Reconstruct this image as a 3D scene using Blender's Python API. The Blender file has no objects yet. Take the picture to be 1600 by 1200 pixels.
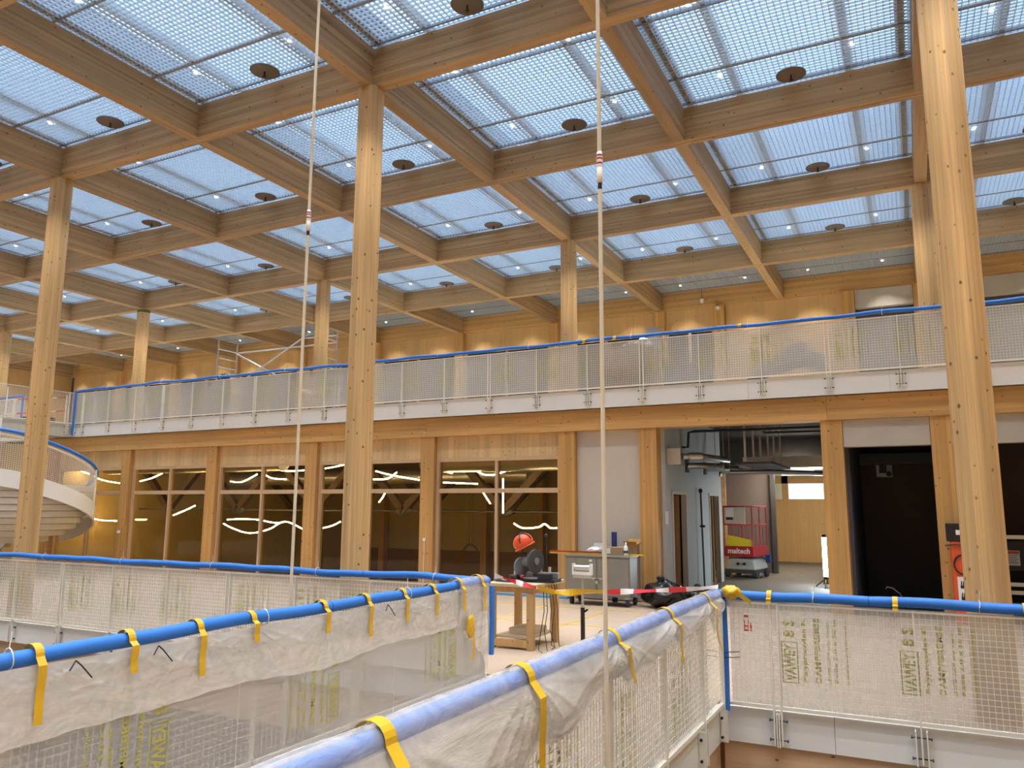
import bpy, math, random
from mathutils import Vector, Matrix
C = bpy.context.scene.collection
SC = bpy.context.scene
random.seed(7)

# ------------------------------------------------------------------ camera
F, YAW, PITCH, ROLL = 1221.86, -.4733, .1568, .0055
EYE = Vector((13.8305, -8.4604, 1.8832))
_cy, _sy, _cp, _sp = math.cos(YAW), math.sin(YAW), math.cos(PITCH), math.sin(PITCH)
FW = Vector((_sy * _cp, _cy * _cp, _sp)); _r = Vector((_cy, -_sy, 0)); _u = _r.cross(FW)
RT = math.cos(ROLL) * _r + math.sin(ROLL) * _u
UP = -math.sin(ROLL) * _r + math.cos(ROLL) * _u
cd = bpy.data.cameras.new('camera'); cam = bpy.data.objects.new('camera', cd); C.objects.link(cam)
cd.sensor_width = 36; cd.lens = F / 1600 * 36; cd.clip_start = .05; cd.clip_end = 200
cam.matrix_world = Matrix(((RT.x, UP.x, -FW.x, EYE.x), (RT.y, UP.y, -FW.y, EYE.y), (RT.z, UP.z, -FW.z, EYE.z), (0, 0, 0, 1)))
SC.camera = cam
def ray(px, py): return FW + RT * ((px - 800) / F) + UP * ((600 - py) / F)
def atX(px, py, X): d = ray(px, py); return EYE + d * ((X - EYE.x) / d.x)
def atY(px, py, Y): d = ray(px, py); return EYE + d * ((Y - EYE.y) / d.y)
def atZ(px, py, Z): d = ray(px, py); return EYE + d * ((Z - EYE.z) / d.z)
def proj(p):
    d = Vector(p) - EYE; z = d.dot(FW)
    return (800 + F * d.dot(RT) / z, 600 - F * d.dot(UP) / z, z)

# ------------------------------------------------------------------ light
SKY_STRENGTH = 1.35      # the skylight panes over every ceiling bay
SKY_COLOUR = (.41, .67, 1.0)
SPOT_POWER = 112.         # the small downlights in the ceiling grid
SPOT_COLOUR = (1.0, .95, .87)
w = bpy.data.worlds.new('world'); SC.world = w; w.use_nodes = True
w.node_tree.nodes['Background'].inputs[0].default_value = (.6, .75, 1, 1)
w.node_tree.nodes['Background'].inputs[1].default_value = .3
SC.view_settings.view_transform = 'Standard'; SC.view_settings.look = 'None'
SC.view_settings.exposure = 1.08; SC.view_settings.gamma = 1; SC.view_settings.use_curve_mapping = False
SC.cycles.max_bounces = 7; SC.cycles.diffuse_bounces = 4; SC.cycles.transparent_max_bounces = 12
SC.cycles.glossy_bounces = 3; SC.cycles.transmission_bounces = 6
SC.cycles.sample_clamp_indirect = 4; SC.cycles.caustics_reflective = False; SC.cycles.caustics_refractive = False
SC.cycles.use_denoising = True

# ------------------------------------------------------------------ materials
def new_mat(name):
    m = bpy.data.materials.new(name); m.use_nodes = True
    nt = m.node_tree; nt.nodes.clear()
    out = nt.nodes.new('ShaderNodeOutputMaterial')
    return m, nt, out
def N(nt, t, **kw):
    n = nt.nodes.new(t)
    for k, v in kw.items():
        if k in n.inputs: n.inputs[k].default_value = v
        else: setattr(n, k, v)
    return n
def L(nt, a, ao, b, bi): nt.links.new(a.outputs[ao], b.inputs[bi])
def rgb(c): return (c[0], c[1], c[2], 1)

def plain(name, col, rough=.6, metal=0, spec=.5, var=.06, vscale=6, bump=0):
    m, nt, out = new_mat(name)
    p = N(nt, 'ShaderNodeBsdfPrincipled', Roughness=rough, Metallic=metal)
    p.inputs['Specular IOR Level'].default_value = spec
    tc = N(nt, 'ShaderNodeTexCoord'); no = N(nt, 'ShaderNodeTexNoise', Scale=vscale, Detail=4)
    L(nt, tc, 'Object', no, 'Vector')
    mx = N(nt, 'ShaderNodeMix', data_type='RGBA')
    mx.inputs[6].default_value = rgb([max(0, c * (1 - var)) for c in col]); mx.inputs[7].default_value = rgb([min(1, c * (1 + var)) for c in col])
    L(nt, no, 'Fac', mx, 0); nt.links.new(mx.outputs[2], p.inputs['Base Color'])
    if bump:
        b = N(nt, 'ShaderNodeBump', Strength=bump, Distance=.01); L(nt, no, 'Fac', b, 'Height'); L(nt, b, 'Normal', p, 'Normal')
    L(nt, p, 0, out, 0)
    return m

def emit(name, col, s):
    m, nt, out = new_mat(name)
    e = N(nt, 'ShaderNodeEmission', Color=rgb(col), Strength=s); L(nt, e, 0, out, 0)
    return m

def wood(name, axis, col, lam='z', lam_w=.04, knots=.105, kscale=7, contrast=1.0, rough=.55, gscale=16):
    """Spruce glulam: grain along AXIS, lamella boards stacked along LAM, brown knots."""
    m, nt, out = new_mat(name)
    p = N(nt, 'ShaderNodeBsdfPrincipled', Roughness=rough); p.inputs['Specular IOR Level'].default_value = .25
    tc = N(nt, 'ShaderNodeTexCoord'); oi = N(nt, 'ShaderNodeObjectInfo')
    mu = N(nt, 'ShaderNodeVectorMath', operation='SCALE'); mu.inputs[0].default_value = (37, 53, 71)
    L(nt, oi, 'Random', mu, 'Scale')
    ad = N(nt, 'ShaderNodeVectorMath', operation='ADD'); L(nt, tc, 'Object', ad, 0); L(nt, mu, 0, ad, 1)
    sep = N(nt, 'ShaderNodeSeparateXYZ'); L(nt, ad, 0, sep, 0)
    # board index -> colour step and a shift of the grain
    dv = N(nt, 'ShaderNodeMath', operation='DIVIDE'); L(nt, sep, 'xyz'.index(lam), dv, 0); dv.inputs[1].default_value = lam_w
    fl = N(nt, 'ShaderNodeMath', operation='FLOOR'); L(nt, dv, 0, fl, 0)
    wn = N(nt, 'ShaderNodeTexWhiteNoise', noise_dimensions='1D'); L(nt, fl, 0, wn, 'W')
    sc = [gscale] * 3; sc['xyz'.index(axis)] = .55
    mp = N(nt, 'ShaderNodeVectorMath', operation='MULTIPLY'); L(nt, ad, 0, mp, 0); mp.inputs[1].default_value = sc
    sh = N(nt, 'ShaderNodeVectorMath', operation='ADD'); L(nt, mp, 0, sh, 0); L(nt, wn, 'Color', sh, 1)
    gr = N(nt, 'ShaderNodeTexNoise', Scale=1.0, Detail=6, Roughness=.65, Distortion=.4); L(nt, sh, 0, gr, 'Vector')
    sc2 = [1.4, 1.4, 1.4]; sc2['xyz'.index(axis)] = .35
    mp2 = N(nt, 'ShaderNodeVectorMath', operation='MULTIPLY'); L(nt, ad, 0, mp2, 0); mp2.inputs[1].default_value = sc2
    g2 = N(nt, 'ShaderNodeTexNoise', Scale=1.0, Detail=2); L(nt, mp2, 0, g2, 'Vector')
    # value = 1 + grain + board + patch
    def lin(src, so, a, b):
        r = N(nt, 'ShaderNodeMapRange'); L(nt, src, so, r, 0)
        r.inputs[1].default_value = .25 if src is not wn else 0; r.inputs[2].default_value = .75 if src is not wn else 1
        r.inputs[3].default_value = a; r.inputs[4].default_value = b
        return r
    c = contrast
    a1 = lin(gr, 'Fac', 1 - .16 * c, 1 + .12 * c); a2 = lin(wn, 'Value', 1 - .10 * c, 1 + .08 * c); a3 = lin(g2, 'Fac', 1 - .10 * c, 1 + .08 * c)
    m1 = N(nt, 'ShaderNodeMath', operation='MULTIPLY'); L(nt, a1, 0, m1, 0); L(nt, a2, 0, m1, 1)
    m2 = N(nt, 'ShaderNodeMath', operation='MULTIPLY'); L(nt, m1, 0, m2, 0); L(nt, a3, 0, m2, 1)
    tint = N(nt, 'ShaderNodeMix', data_type='RGBA'); tint.inputs[6].default_value = rgb(col)
    tint.inputs[7].default_value = rgb((col[0] * .93, col[1] * .84, col[2] * .70)); L(nt, g2, 'Fac', tint, 0)
    vm = N(nt, 'ShaderNodeVectorMath', operation='SCALE'); nt.links.new(tint.outputs[2], vm.inputs[0]); L(nt, m2, 0, vm, 'Scale')
    # knots
    ks = [kscale] * 3; ks['xyz'.index(axis)] = kscale * .75
    kp = N(nt, 'ShaderNodeVectorMath', operation='MULTIPLY'); L(nt, ad, 0, kp, 0); kp.inputs[1].default_value = ks
    kn = N(nt, 'ShaderNodeTexNoise', Scale=1.3, Detail=1); L(nt, kp, 0, kn, 'Vector')
    kd = N(nt, 'ShaderNodeVectorMath', operation='SCALE'); L(nt, kn, 'Color', kd, 0); kd.inputs['Scale'].default_value = .25
    ka = N(nt, 'ShaderNodeVectorMath', operation='ADD'); L(nt, kp, 0, ka, 0); L(nt, kd, 0, ka, 1)
    vo = N(nt, 'ShaderNodeTexVoronoi', Scale=1.0); L(nt, ka, 0, vo, 'Vector')
    kr = N(nt, 'ShaderNodeMapRange'); L(nt, vo, 'Distance', kr, 0)
    kr.inputs[1].default_value = knots * .55; kr.inputs[2].default_value = knots * 1.35; kr.inputs[3].default_value = .85; kr.inputs[4].default_value = 0
    km = N(nt, 'ShaderNodeMix', data_type='RGBA'); L(nt, kr, 0, km, 0); L(nt, vm, 0, km, 6)
    km.inputs[7].default_value = (.075, .033, .014, 1)
    nt.links.new(km.outputs[2], p.inputs['Base Color'])
    L(nt, p, 0, out, 0)
    return m

SPR = (.60, .375, .175)
M = {}
M['col'] = wood('spruce_column', 'z', (.66, .44, .21), 'x', .11, .12, 9.0, 1.9, gscale=34)
M['beam_x'] = wood('spruce_beam_long', 'x', (.47, .315, .165), 'z', .04, .10, 7.5, 1.8)
M['beam_y'] = wood('spruce_beam_cross', 'y', (.47, .315, .165), 'z', .04, .10, 7.5, 1.8)
M['post'] = wood('spruce_post', 'z', (.63, .38, .145), 'x', .05, .10, 7, 1.3)
M['lintel'] = wood('spruce_lintel', 'x', (.64, .40, .165), 'z', .09, .10, 7.5, 1.4)
M['panel'] = wood('spruce_plank_panel', 'z', (.74, .55, .31), 'x', .14, .10, 9, 1.0)
M['panel_wall'] = wood('spruce_wall_panel', 'z', (.70, .47, .22), 'x', .3, .06, 5, .7)
M['gym_wood'] = wood('gym_hall_wood', 'z', (.52, .41, .19), 'x', 1.2, .03, 5, .4)
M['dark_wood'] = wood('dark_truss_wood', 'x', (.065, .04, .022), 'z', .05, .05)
M['frame_wood'] = wood('window_frame_wood', 'z', (.66, .50, .34), 'x', .5, .02, 5, .4)
M['plank'] = wood('plank_floor_side', 'x', (.66, .47, .32), 'z', .09, .09, 7)
M['bench'] = wood('workbench_wood', 'z', (.60, .39, .18), 'x', .06, .08, 8)
M['ply'] = wood('plywood_top', 'x', (.62, .52, .38), 'y', .4, .02, 5, .5)
M['steel_white'] = plain('white_painted_steel', (.86, .82, .73), .4)
M['fascia'] = plain('white_fascia', (.84, .84, .82), .55, var=.04, vscale=1.5)
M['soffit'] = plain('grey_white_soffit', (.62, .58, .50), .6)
M['foam'] = plain('blue_foam', (.03, .19, .66), .65, var=.12, vscale=4)
M['yellow_tape'] = plain('yellow_tape', (.70, .42, .015), .45, var=.1, vscale=30)
M['well'] = plain('light_well_grey', (.13, .125, .12), .8)
M['ceil_void'] = plain('ceiling_void_grey', (.33, .30, .27), .85)
M['bar'] = plain('grid_bar_dark', (.26, .27, .29), .5)
M['disc'] = plain('tan_disc', (.17, .135, .10), .7)
M['black'] = plain('black_plastic', (.012, .012, .014), .45)
M['hose'] = plain('cream_hose', (.74, .66, .50), .5)
M['red'] = plain('red_paint', (.42, .02, .03), .4)
M['orange'] = plain('orange_helmet', (.85, .11, .035), .3, var=.08)
M['orange_dull'] = plain('orange_red_machine', (.72, .10, .03), .45)
M['floor'] = plain('hardboard_floor', (.44, .33, .24), .7, var=.16, vscale=1.1)
M['concrete_floor'] = plain('screed_floor', (.17, .15, .13), .75, var=.15, vscale=1.5)
M['concrete'] = plain('concrete_lintel', (.50, .46, .40), .85, var=.12, vscale=2.5, bump=.1)
M['plaster'] = plain('grey_plasterboard', (.50, .53, .52), .85, var=.07, vscale=2)
M['panel_grey'] = plain('pale_grey_board', (.60, .55, .48), .7, var=.03)
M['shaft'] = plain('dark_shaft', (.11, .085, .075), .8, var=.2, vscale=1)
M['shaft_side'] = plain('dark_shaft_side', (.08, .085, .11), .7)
M['dark_ceiling'] = plain('dark_service_ceiling', (.035, .033, .032), .8)
M['purple_wall'] = plain('mauve_grey_board', (.20, .165, .155), .8)
M['galv'] = plain('galvanised_steel', (.55, .55, .54), .35, metal=.85, var=.12, vscale=8)
M['alu'] = plain('aluminium_tube', (.72, .72, .70), .3, metal=.8)
M['grey_box'] = plain('grey_steel_cabinet', (.27, .27, .25), .4, metal=.4, var=.1, vscale=3)
M['grey_dark'] = plain('dark_grey', (.06, .06, .065), .5)
M['tool_grey'] = plain('tool_grey', (.28, .30, .32), .4, metal=.5)
M['cardboard'] = plain('cardboard', (.42, .27, .14), .8)
M['white'] = plain('white_plastic', (.82, .82, .80), .4)
M['paper'] = plain('white_paper', (.85, .85, .83), .7)
M['blue_dark'] = plain('dark_blue_card', (.02, .035, .17), .5)
M['trash'] = plain('black_bag', (.012, .012, .013), .22, var=.3, bump=.3, vscale=14)
M['cloth'] = plain('dark_pile_cover', (.10, .075, .065), .9, var=.3)
M['yellow'] = plain('yellow_paint', (.78, .66, .03), .5)
M['tape_red'] = plain('tape_red', (.72, .03, .05), .4)
M['tape_white'] = plain('tape_white', (.85, .80, .78), .4)
M['print'] = plain('lime_print', (.44, .43, .12), .7)
M['rubber'] = plain('grey_rubber', (.04, .045, .05), .7)
M['blue_net'] = plain('blue_line', (.15, .35, .55), .7)
M['lift_grey'] = plain('pale_grey_lift', (.42, .43, .42), .45)
M['lower_wall'] = plain('lower_floor_grey', (.34, .30, .26), .8)
M['sky_pane'] = emit('skylight_pane', SKY_COLOUR, SKY_STRENGTH)
M['spot'] = emit('downlight_lens', (1, .95, .85), 22)
M['led'] = emit('led_tube_warm', (1.0, .82, .48), 62)
M['led_cool'] = emit('led_work_lamp', (.78, .92, 1.0), 60)
M['corr_led'] = emit('corridor_lens', (1.0, .84, .62), 120)
M['glowing_room'] = emit('glowing_room_wall', (.92, 1.0, .95), .55)

def translucent(name, col, clear, gloss=.0, rough=.3, trans=.55, wrinkle=0, wscale=5, edge=None):
    m, nt, out = new_mat(name)
    d = N(nt, 'ShaderNodeBsdfDiffuse', Color=rgb(col)); t = N(nt, 'ShaderNodeBsdfTranslucent', Color=rgb(col))
    a = N(nt, 'ShaderNodeMixShader', Fac=trans); L(nt, d, 0, a, 1); L(nt, t, 0, a, 2)
    tr = N(nt, 'ShaderNodeBsdfTransparent'); b = N(nt, 'ShaderNodeMixShader', Fac=clear); L(nt, a, 0, b, 1); L(nt, tr, 0, b, 2)
    last = b
    tc = N(nt, 'ShaderNodeTexCoord'); mp = N(nt, 'ShaderNodeVectorMath', operation='MULTIPLY'); L(nt, tc, 'Object', mp, 0); mp.inputs[1].default_value = (1, 1, 3.5)
    no = N(nt, 'ShaderNodeTexNoise', Scale=wscale, Detail=5, Roughness=.6, Distortion=1.2); L(nt, mp, 0, no, 'Vector')
    if edge:                     # cloudy thickness: more or less clear along the folds
        r = N(nt, 'ShaderNodeMapRange'); L(nt, no, 'Fac', r, 0); r.inputs[1].default_value = .35; r.inputs[2].default_value = .65
        r.inputs[3].default_value = edge[0]; r.inputs[4].default_value = edge[1]; L(nt, r, 0, b, 'Fac')
    if gloss:
        g = N(nt, 'ShaderNodeBsdfGlossy', Roughness=rough); g.inputs['Color'].default_value = (1, 1, 1, 1)
        f = N(nt, 'ShaderNodeLayerWeight', Blend=.35); fp = N(nt, 'ShaderNodeMath', operation='POWER'); L(nt, f, 'Facing', fp, 0); fp.inputs[1].default_value = 3.0
        fm = N(nt, 'ShaderNodeMath', operation='MULTIPLY_ADD'); L(nt, fp, 0, fm, 0); fm.inputs[1].default_value = .5 * gloss; fm.inputs[2].default_value = .10 * gloss
        c = N(nt, 'ShaderNodeMixShader'); L(nt, fm, 0, c, 'Fac'); L(nt, b, 0, c, 1); L(nt, g, 0, c, 2); last = c
        if wrinkle:
            bu = N(nt, 'ShaderNodeBump', Strength=wrinkle, Distance=.03); L(nt, no, 'Fac', bu, 'Height')
            for s in (d, t, g, f): L(nt, bu, 0, s, 'Normal')
    L(nt, last, 0, out, 0)
    return m
M['soft'] = translucent('skylight_bar_grey', (.74, .72, .70), 0, trans=.55)
M['sheet'] = translucent('milky_sheet', (.60, .59, .57), .34, trans=.45)
M['louvre'] = translucent('louvre_plastic', (.74, .77, .80), 0, trans=.34)
M['film'] = translucent('clear_film', (.92, .92, .90), .2, gloss=1.5, rough=.12, trans=.4, wrinkle=.35, wscale=2.2, edge=(.16, .42))
M['film_tube'] = translucent('clear_film_on_tube', (.92, .92, .92), .5, gloss=1.0, rough=.13, trans=.4, wrinkle=.3, wscale=3, edge=(.5, .74))
def pane(name, tint, refl):
    m, nt, out = new_mat(name)
    tr = N(nt, 'ShaderNodeBsdfTransparent', Color=rgb(tint)); g = N(nt, 'ShaderNodeBsdfGlossy', Roughness=.03); g.inputs['Color'].default_value = (.9, .9, .9, 1)
    f = N(nt, 'ShaderNodeLayerWeight', Blend=.35); fp = N(nt, 'ShaderNodeMath', operation='POWER'); L(nt, f, 'Facing', fp, 0); fp.inputs[1].default_value = 4.0
    fm = N(nt, 'ShaderNodeMath', operation='MULTIPLY_ADD'); L(nt, fp, 0, fm, 0); fm.inputs[1].default_value = .5 * refl; fm.inputs[2].default_value = .025 * refl
    x = N(nt, 'ShaderNodeMixShader'); L(nt, fm, 0, x, 'Fac'); L(nt, tr, 0, x, 1); L(nt, g, 0, x, 2); L(nt, x, 0, out, 0)
    return m
M['glass'] = pane('window_glass', (.80, .72, .58), .8)

# ------------------------------------------------------------------ mesh builder
class MB:
    def __init__(s): s.v = []; s.f = []; s.sm = []
    def add(s, vs, fs, smooth=False):
        b = len(s.v); s.v += [tuple(p) for p in vs]; s.f += [tuple(b + i for i in q) for q in fs]; s.sm += [smooth] * len(fs)
        return s
    def box(s, x0, x1, y0, y1, z0, z1):
        x0, x1 = min(x0, x1), max(x0, x1); y0, y1 = min(y0, y1), max(y0, y1); z0, z1 = min(z0, z1), max(z0, z1)
        v = [(x, y, z) for z in (z0, z1) for y in (y0, y1) for x in (x0, x1)]
        return s.add(v, [(0, 2, 3, 1), (4, 5, 7, 6), (0, 1, 5, 4), (2, 6, 7, 3), (0, 4, 6, 2), (1, 3, 7, 5)])
    def obox(s, c, ax, ay, az, hx, hy, hz):
        c = Vector(c); ax, ay, az = Vector(ax), Vector(ay), Vector(az)
        v = [c + ax * (hx * i) + ay * (hy * j) + az * (hz * k) for k in (-1, 1) for j in (-1, 1) for i in (-1, 1)]
        return s.add(v, [(0, 2, 3, 1), (4, 5, 7, 6), (0, 1, 5, 4), (2, 6, 7, 3), (0, 4, 6, 2), (1, 3, 7, 5)])
    def bar(s, p0, p1, w, h=None, up=(0, 0, 1)):
        p0, p1 = Vector(p0), Vector(p1); d = p1 - p0; l = d.length; d.normalize()
        u = Vector(up)
        if abs(d.dot(u)) > .98: u = Vector((1, 0, 0))
        sd = d.cross(u).normalized(); u2 = sd.cross(d)
        return s.obox((p0 + p1) / 2, d, sd, u2, l / 2, w / 2, (h or w) / 2)
    def tube(s, path, r, n=8, caps=True, smooth=True):
        path = [Vector(p) for p in path]; rings = []
        prev = None
        for i, p in enumerate(path):
            d = (path[min(i + 1, len(path) - 1)] - path[max(i - 1, 0)]).normalized()
            if prev is None:
                a = Vector((0, 0, 1)) if abs(d.z) < .9 else Vector((1, 0, 0))
                prev = d.cross(a).normalized()
            else: prev = (prev - d * prev.dot(d)).normalized()
            q = d.cross(prev); rr = r(i / max(1, len(path) - 1)) if callable(r) else r
            rings.append([p + (prev * math.cos(2 * math.pi * k / n) + q * math.sin(2 * math.pi * k / n)) * rr for k in range(n)])
        v = [p for g in rings for p in g]; f = []
        for i in range(len(rings) - 1):
            for k in range(n):
                f.append((i * n + k, i * n + (k + 1) % n, (i + 1) * n + (k + 1) % n, (i + 1) * n + k))
        s.add(v, f, smooth)
        if caps:
            b = len(s.v)
            s.add(rings[0] + rings[-1], [tuple(range(n - 1, -1, -1)), tuple(range(n, 2 * n))])
        return s
    def cyl(s, p0, p1, r, n=16, r1=None, smooth=True):
        return s.tube([p0, p1], (lambda t: r + (r1 - r) * t) if r1 is not None else r, n, True, smooth)
    def lathe(s, prof, c=(0, 0, 0), n=24, smooth=True):
        v = []; f = []
        for r, z in prof:
            v += [(c[0] + r * math.cos(2 * math.pi * k / n), c[1] + r * math.sin(2 * math.pi * k / n), c[2] + z) for k in range(n)]
        for i in range(len(prof) - 1):
            for k in range(n): f.append((i * n + k, i * n + (k + 1) % n, (i + 1) * n + (k + 1) % n, (i + 1) * n + k))
        return s.add(v, f, smooth)
    def ball(s, c, rx, ry, rz, nu=16, nv=10, fn=None):
        v = []; f = []
        for j in range(nv + 1):
            t = math.pi * j / nv
            for i in range(nu):
                a = 2 * math.pi * i / nu; k = fn(a, t) if fn else 1
                v.append((c[0] + rx * k * math.sin(t) * math.cos(a), c[1] + ry * k * math.sin(t) * math.sin(a), c[2] - rz * k * math.cos(t)))
        for j in range(nv):
            for i in range(nu): f.append((j * nu + i, j * nu + (i + 1) % nu, (j + 1) * nu + (i + 1) % nu, (j + 1) * nu + i))
        return s.add(v, f, True)
    def grid(s, fn, nu, nv, smooth=True):
        v = [fn(i / nu, j / nv) for j in range(nv + 1) for i in range(nu + 1)]
        f = [(j * (nu + 1) + i, j * (nu + 1) + i + 1, (j + 1) * (nu + 1) + i + 1, (j + 1) * (nu + 1) + i) for j in range(nv) for i in range(nu)]
        return s.add(v, f, smooth)
    def xform(s, m): s.v = [tuple(m @ Vector(p)) for p in s.v]; return s
    def mesh(s, name):
        me = bpy.data.meshes.new(name); me.from_pydata(s.v, [], s.f); me.polygons.foreach_set('use_smooth', s.sm); me.update()
        return me
    def build(s, name, mat, parent=None, bevel=0, origin=None):
        if origin is not None:
            o = Vector(origin); s.v = [tuple(Vector(p) - o) for p in s.v]
        me = s.mesh(name); me.materials.append(M[mat] if isinstance(mat, str) else mat)
        o_ = bpy.data.objects.new(name, me); C.objects.link(o_)
        if origin is not None: o_.location = origin
        if parent: o_.parent = parent
        if bevel:
            b = o_.modifiers.new('bevel', 'BEVEL'); b.width = bevel; b.segments = 2; b.limit_method = 'ANGLE'
        return o_
def box(*a): return MB().box(*a)
def tag(o, label, cat, group=None, kind='thing'):
    o['label'] = label; o['category'] = cat; o['kind'] = kind
    if group: o['group'] = group
    return o
def thing(name, label, cat, group=None, loc=(0, 0, 0), rz=0):
    o = bpy.data.objects.new(name, None); C.objects.link(o); o.location = loc; o.rotation_euler = (0, 0, rz)
    o.empty_display_size = .1
    return tag(o, label, cat, group)
def structure(name, bm, mat, label=None, cat=None, parent=None):
    o = bm.build(name, mat, parent)
    if parent is None:
        o['kind'] = 'structure'
        if label: o['label'] = label
        if cat: o['category'] = cat
    return o
def place(src, parent, loc=None):
    """a linked copy of a mesh object under another parent"""
    c = src.copy(); C.objects.link(c); c.parent = parent
    if loc is not None: c.location = loc
    return c
ORD = ['zeroth', 'first', 'second', 'third', 'fourth', 'fifth', 'sixth', 'seventh', 'eighth', 'ninth', 'tenth', 'eleventh', 'twelfth', 'thirteenth', 'fourteenth', 'fifteenth', 'sixteenth', 'seventeenth', 'eighteenth', 'nineteenth', 'twentieth']
def ordinal(n): return ORD[n] if n < len(ORD) else 'number %d' % n
def line_mesh(text, w, h):
    """text as a flat mesh fitted into w x h (reads along +x, up is +y)"""
    c = bpy.data.curves.new('line', 'FONT'); c.body = text; c.size = 1; c.offset = .03; c.resolution_u = 2
    o = bpy.data.objects.new('line', c); C.objects.link(o)
    bpy.context.view_layer.update()
    me = bpy.data.meshes.new_from_object(o.evaluated_get(bpy.context.evaluated_depsgraph_get()))
    V = [v.co.copy() for v in me.vertices]; P = [tuple(p.vertices) for p in me.polygons]
    bpy.data.objects.remove(o); bpy.data.curves.remove(c); bpy.data.meshes.remove(me)
    x0, x1 = min(v.x for v in V), max(v.x for v in V); y0, y1 = min(v.y for v in V), max(v.y for v in V)
    return [((v.x - x0) / (x1 - x0) * w, (v.y - y0) / (y1 - y0) * h) for v in V], P

# ================================================================== the building
S = 3.6; DY = 3.698; ZB = 7.93; ZG = 8.5; BW = .10
def xi(i): return S * i - .1
def yj(j): return DY * j + .1
I0, I1, J0 = -6, 5, -4
XL, XR, YN, YF = -22.0, 18.2, -14.95, 14.9
GZ = 4.40                                                            # upper gallery floor

# floors and slabs
structure('floor', box(XL, XR, -.24, 7.3, -.35, 0).box(9.46, 11.94, -6.9, -.24, -.35, 0).box(XL, XR, YN, -6.9, -.35, 0).box(XL, -9.7, -6.9, -.24, -.35, 0)
          .box(9.2, 12.6, 7.3, 7.62, -.35, 0), 'floor', 'brown hardboard covered hall floor', 'floor')
structure('floor_lower', box(XL, XR, YN, 26, -4.6, -4.4), 'lower_wall', 'lower storey floor under the voids', 'floor')
structure('wall_lower', box(XL, XR, 7.28, 7.5, -4.4, -.36).box(XL, XR, YN - .2, YN, -4.4, 9.0).box(XL - .2, XL, YN, 26, -4.4, 9.0).box(XR, XR + .2, YN, 15, -4.4, 9.0), 'panel_wall')
structure('floor_gallery', box(XL, XR, 7.18, YF, 4.02, GZ).box(-12.2, -9.7, .5, 7.18, 4.02, GZ), 'soffit', 'upper gallery floor slab', 'floor')
structure('ceiling', box(XL, XR, YN, YF + .2, 9.06, 9.2), 'ceil_void')
# floor beams and white edge fascias round the voids
def edge(name, x0, x1, y0, y1, z0, z1, mat, label, cat, kind='structure'):
    return structure(name, box(x0, x1, y0, y1, z0, z1), mat, label, cat)
xs = [XL, -16.3, -9.72]
for k, (a, b) in enumerate([(-9.7, -5.6), (-5.6, -1.97), (-1.97, 1.65), (1.65, 5.27), (5.27, 9.4)]):
    edge('trim_%d' % (k + 1), a + .002, b - .002, -.30, -.245, -.345, -.02, 'fascia', 'white edge board below the railing across the stair void, %s length' % ordinal(k + 1), 'edge board')
for k, (a, b) in enumerate([(12.0, 13.02), (13.02, 14.7), (14.7, XR)]):
    edge('trim_%d' % (k + 6), a + .002, b - .002, -.30, -.245, -.345, -.02, 'fascia', 'white edge board at the foot of the near column railing, %s length' % ordinal(k + 1), 'edge board')
edge('trim_9', 9.40, 9.455, -6.9, -.305, -.345, -.02, 'fascia', 'white edge board on the stair side of the walkway', 'edge board')
for k, (a, b) in enumerate([(-6.9, -3.4), (-3.4, -.305)]):
    edge('trim_%d' % (k + 10), 11.945, 12.0, a + .002, b - .002, -.345, -.02, 'fascia', 'white edge board on the near side of the walkway, %s length' % ordinal(k + 1), 'edge board')
gseg = [-9.72, -5.6, -1.97, 1.65, 5.27, 8.9, 11.05, 13.55, XR]
for k in range(len(gseg) - 1):
    edge('trim_%d' % (k + 12), gseg[k] + .002, gseg[k + 1] - .002, 7.1, 7.16, 3.995, 4.375, 'fascia', 'white edge board of the upper gallery, %s length from the spiral stair' % ordinal(k + 1), 'edge board')
edge('trim_20', XL, -12.2, 7.1, 7.16, 3.995, 4.375, 'fascia', 'white edge board of the gallery beyond the upper bridge', 'edge board')
edge('trim_21', -9.7, -9.64, .5, 7.09, 3.995, 4.375, 'soffit', 'grey edge board of the upper bridge by the spiral stair', 'edge board')
for nm, a, lab in [('floor_beam', (-9.6, 9.38, -.24, .1, -.95, -.352), 'timber floor beam under the edge board of the stair void'),
                   ('floor_beam', (12.0, XR - .1, -.27, .1, -.95, -.352), 'timber floor beam with knots under the near column railing'),
                   ('floor_beam', (11.62, 11.96, -6.9, -.28, -.95, -.352), 'timber floor beam under the near side of the walkway')]:
    tag(box(*a).build(nm, 'plank'), lab, 'beam', None, 'structure')

# ------------------------------------------------------------------ ceiling beams
ROWN = {3: 'over the gallery', 2: 'on the gallery column row', 1: 'first before the gallery columns', 0: 'on the stair void column row', -1: 'first before the void columns',
        -2: 'second before the void columns', -3: 'third before the void columns', -4: 'fourth before the void columns'}
for j in range(J0, 4):
    y = yj(j); b = MB()
    if j % 2: b.box(XL, XR, y - BW, y - .008, ZB, ZG).box(XL, XR, y + .008, y + BW, ZB, ZG).box(XL, XR, y - .008, y + .008, ZB + .05, ZG)
    else: b.box(XL, XR, y - BW, y + BW, ZB, ZG)
    tag(b.build('ceiling_beam', 'beam_x'), 'long timber ceiling beam running the whole hall, %s' % ROWN[j], 'beam', None, 'thing')
def bayn(i):
    """how a column line is called, counted from the thick near column (i = 4)"""
    return 'line of near column' if i == 4 else ('%s line stairward of near column' % ordinal(4 - i) if i < 4 else '%s line beyond near column' % ordinal(i - 4))
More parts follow.
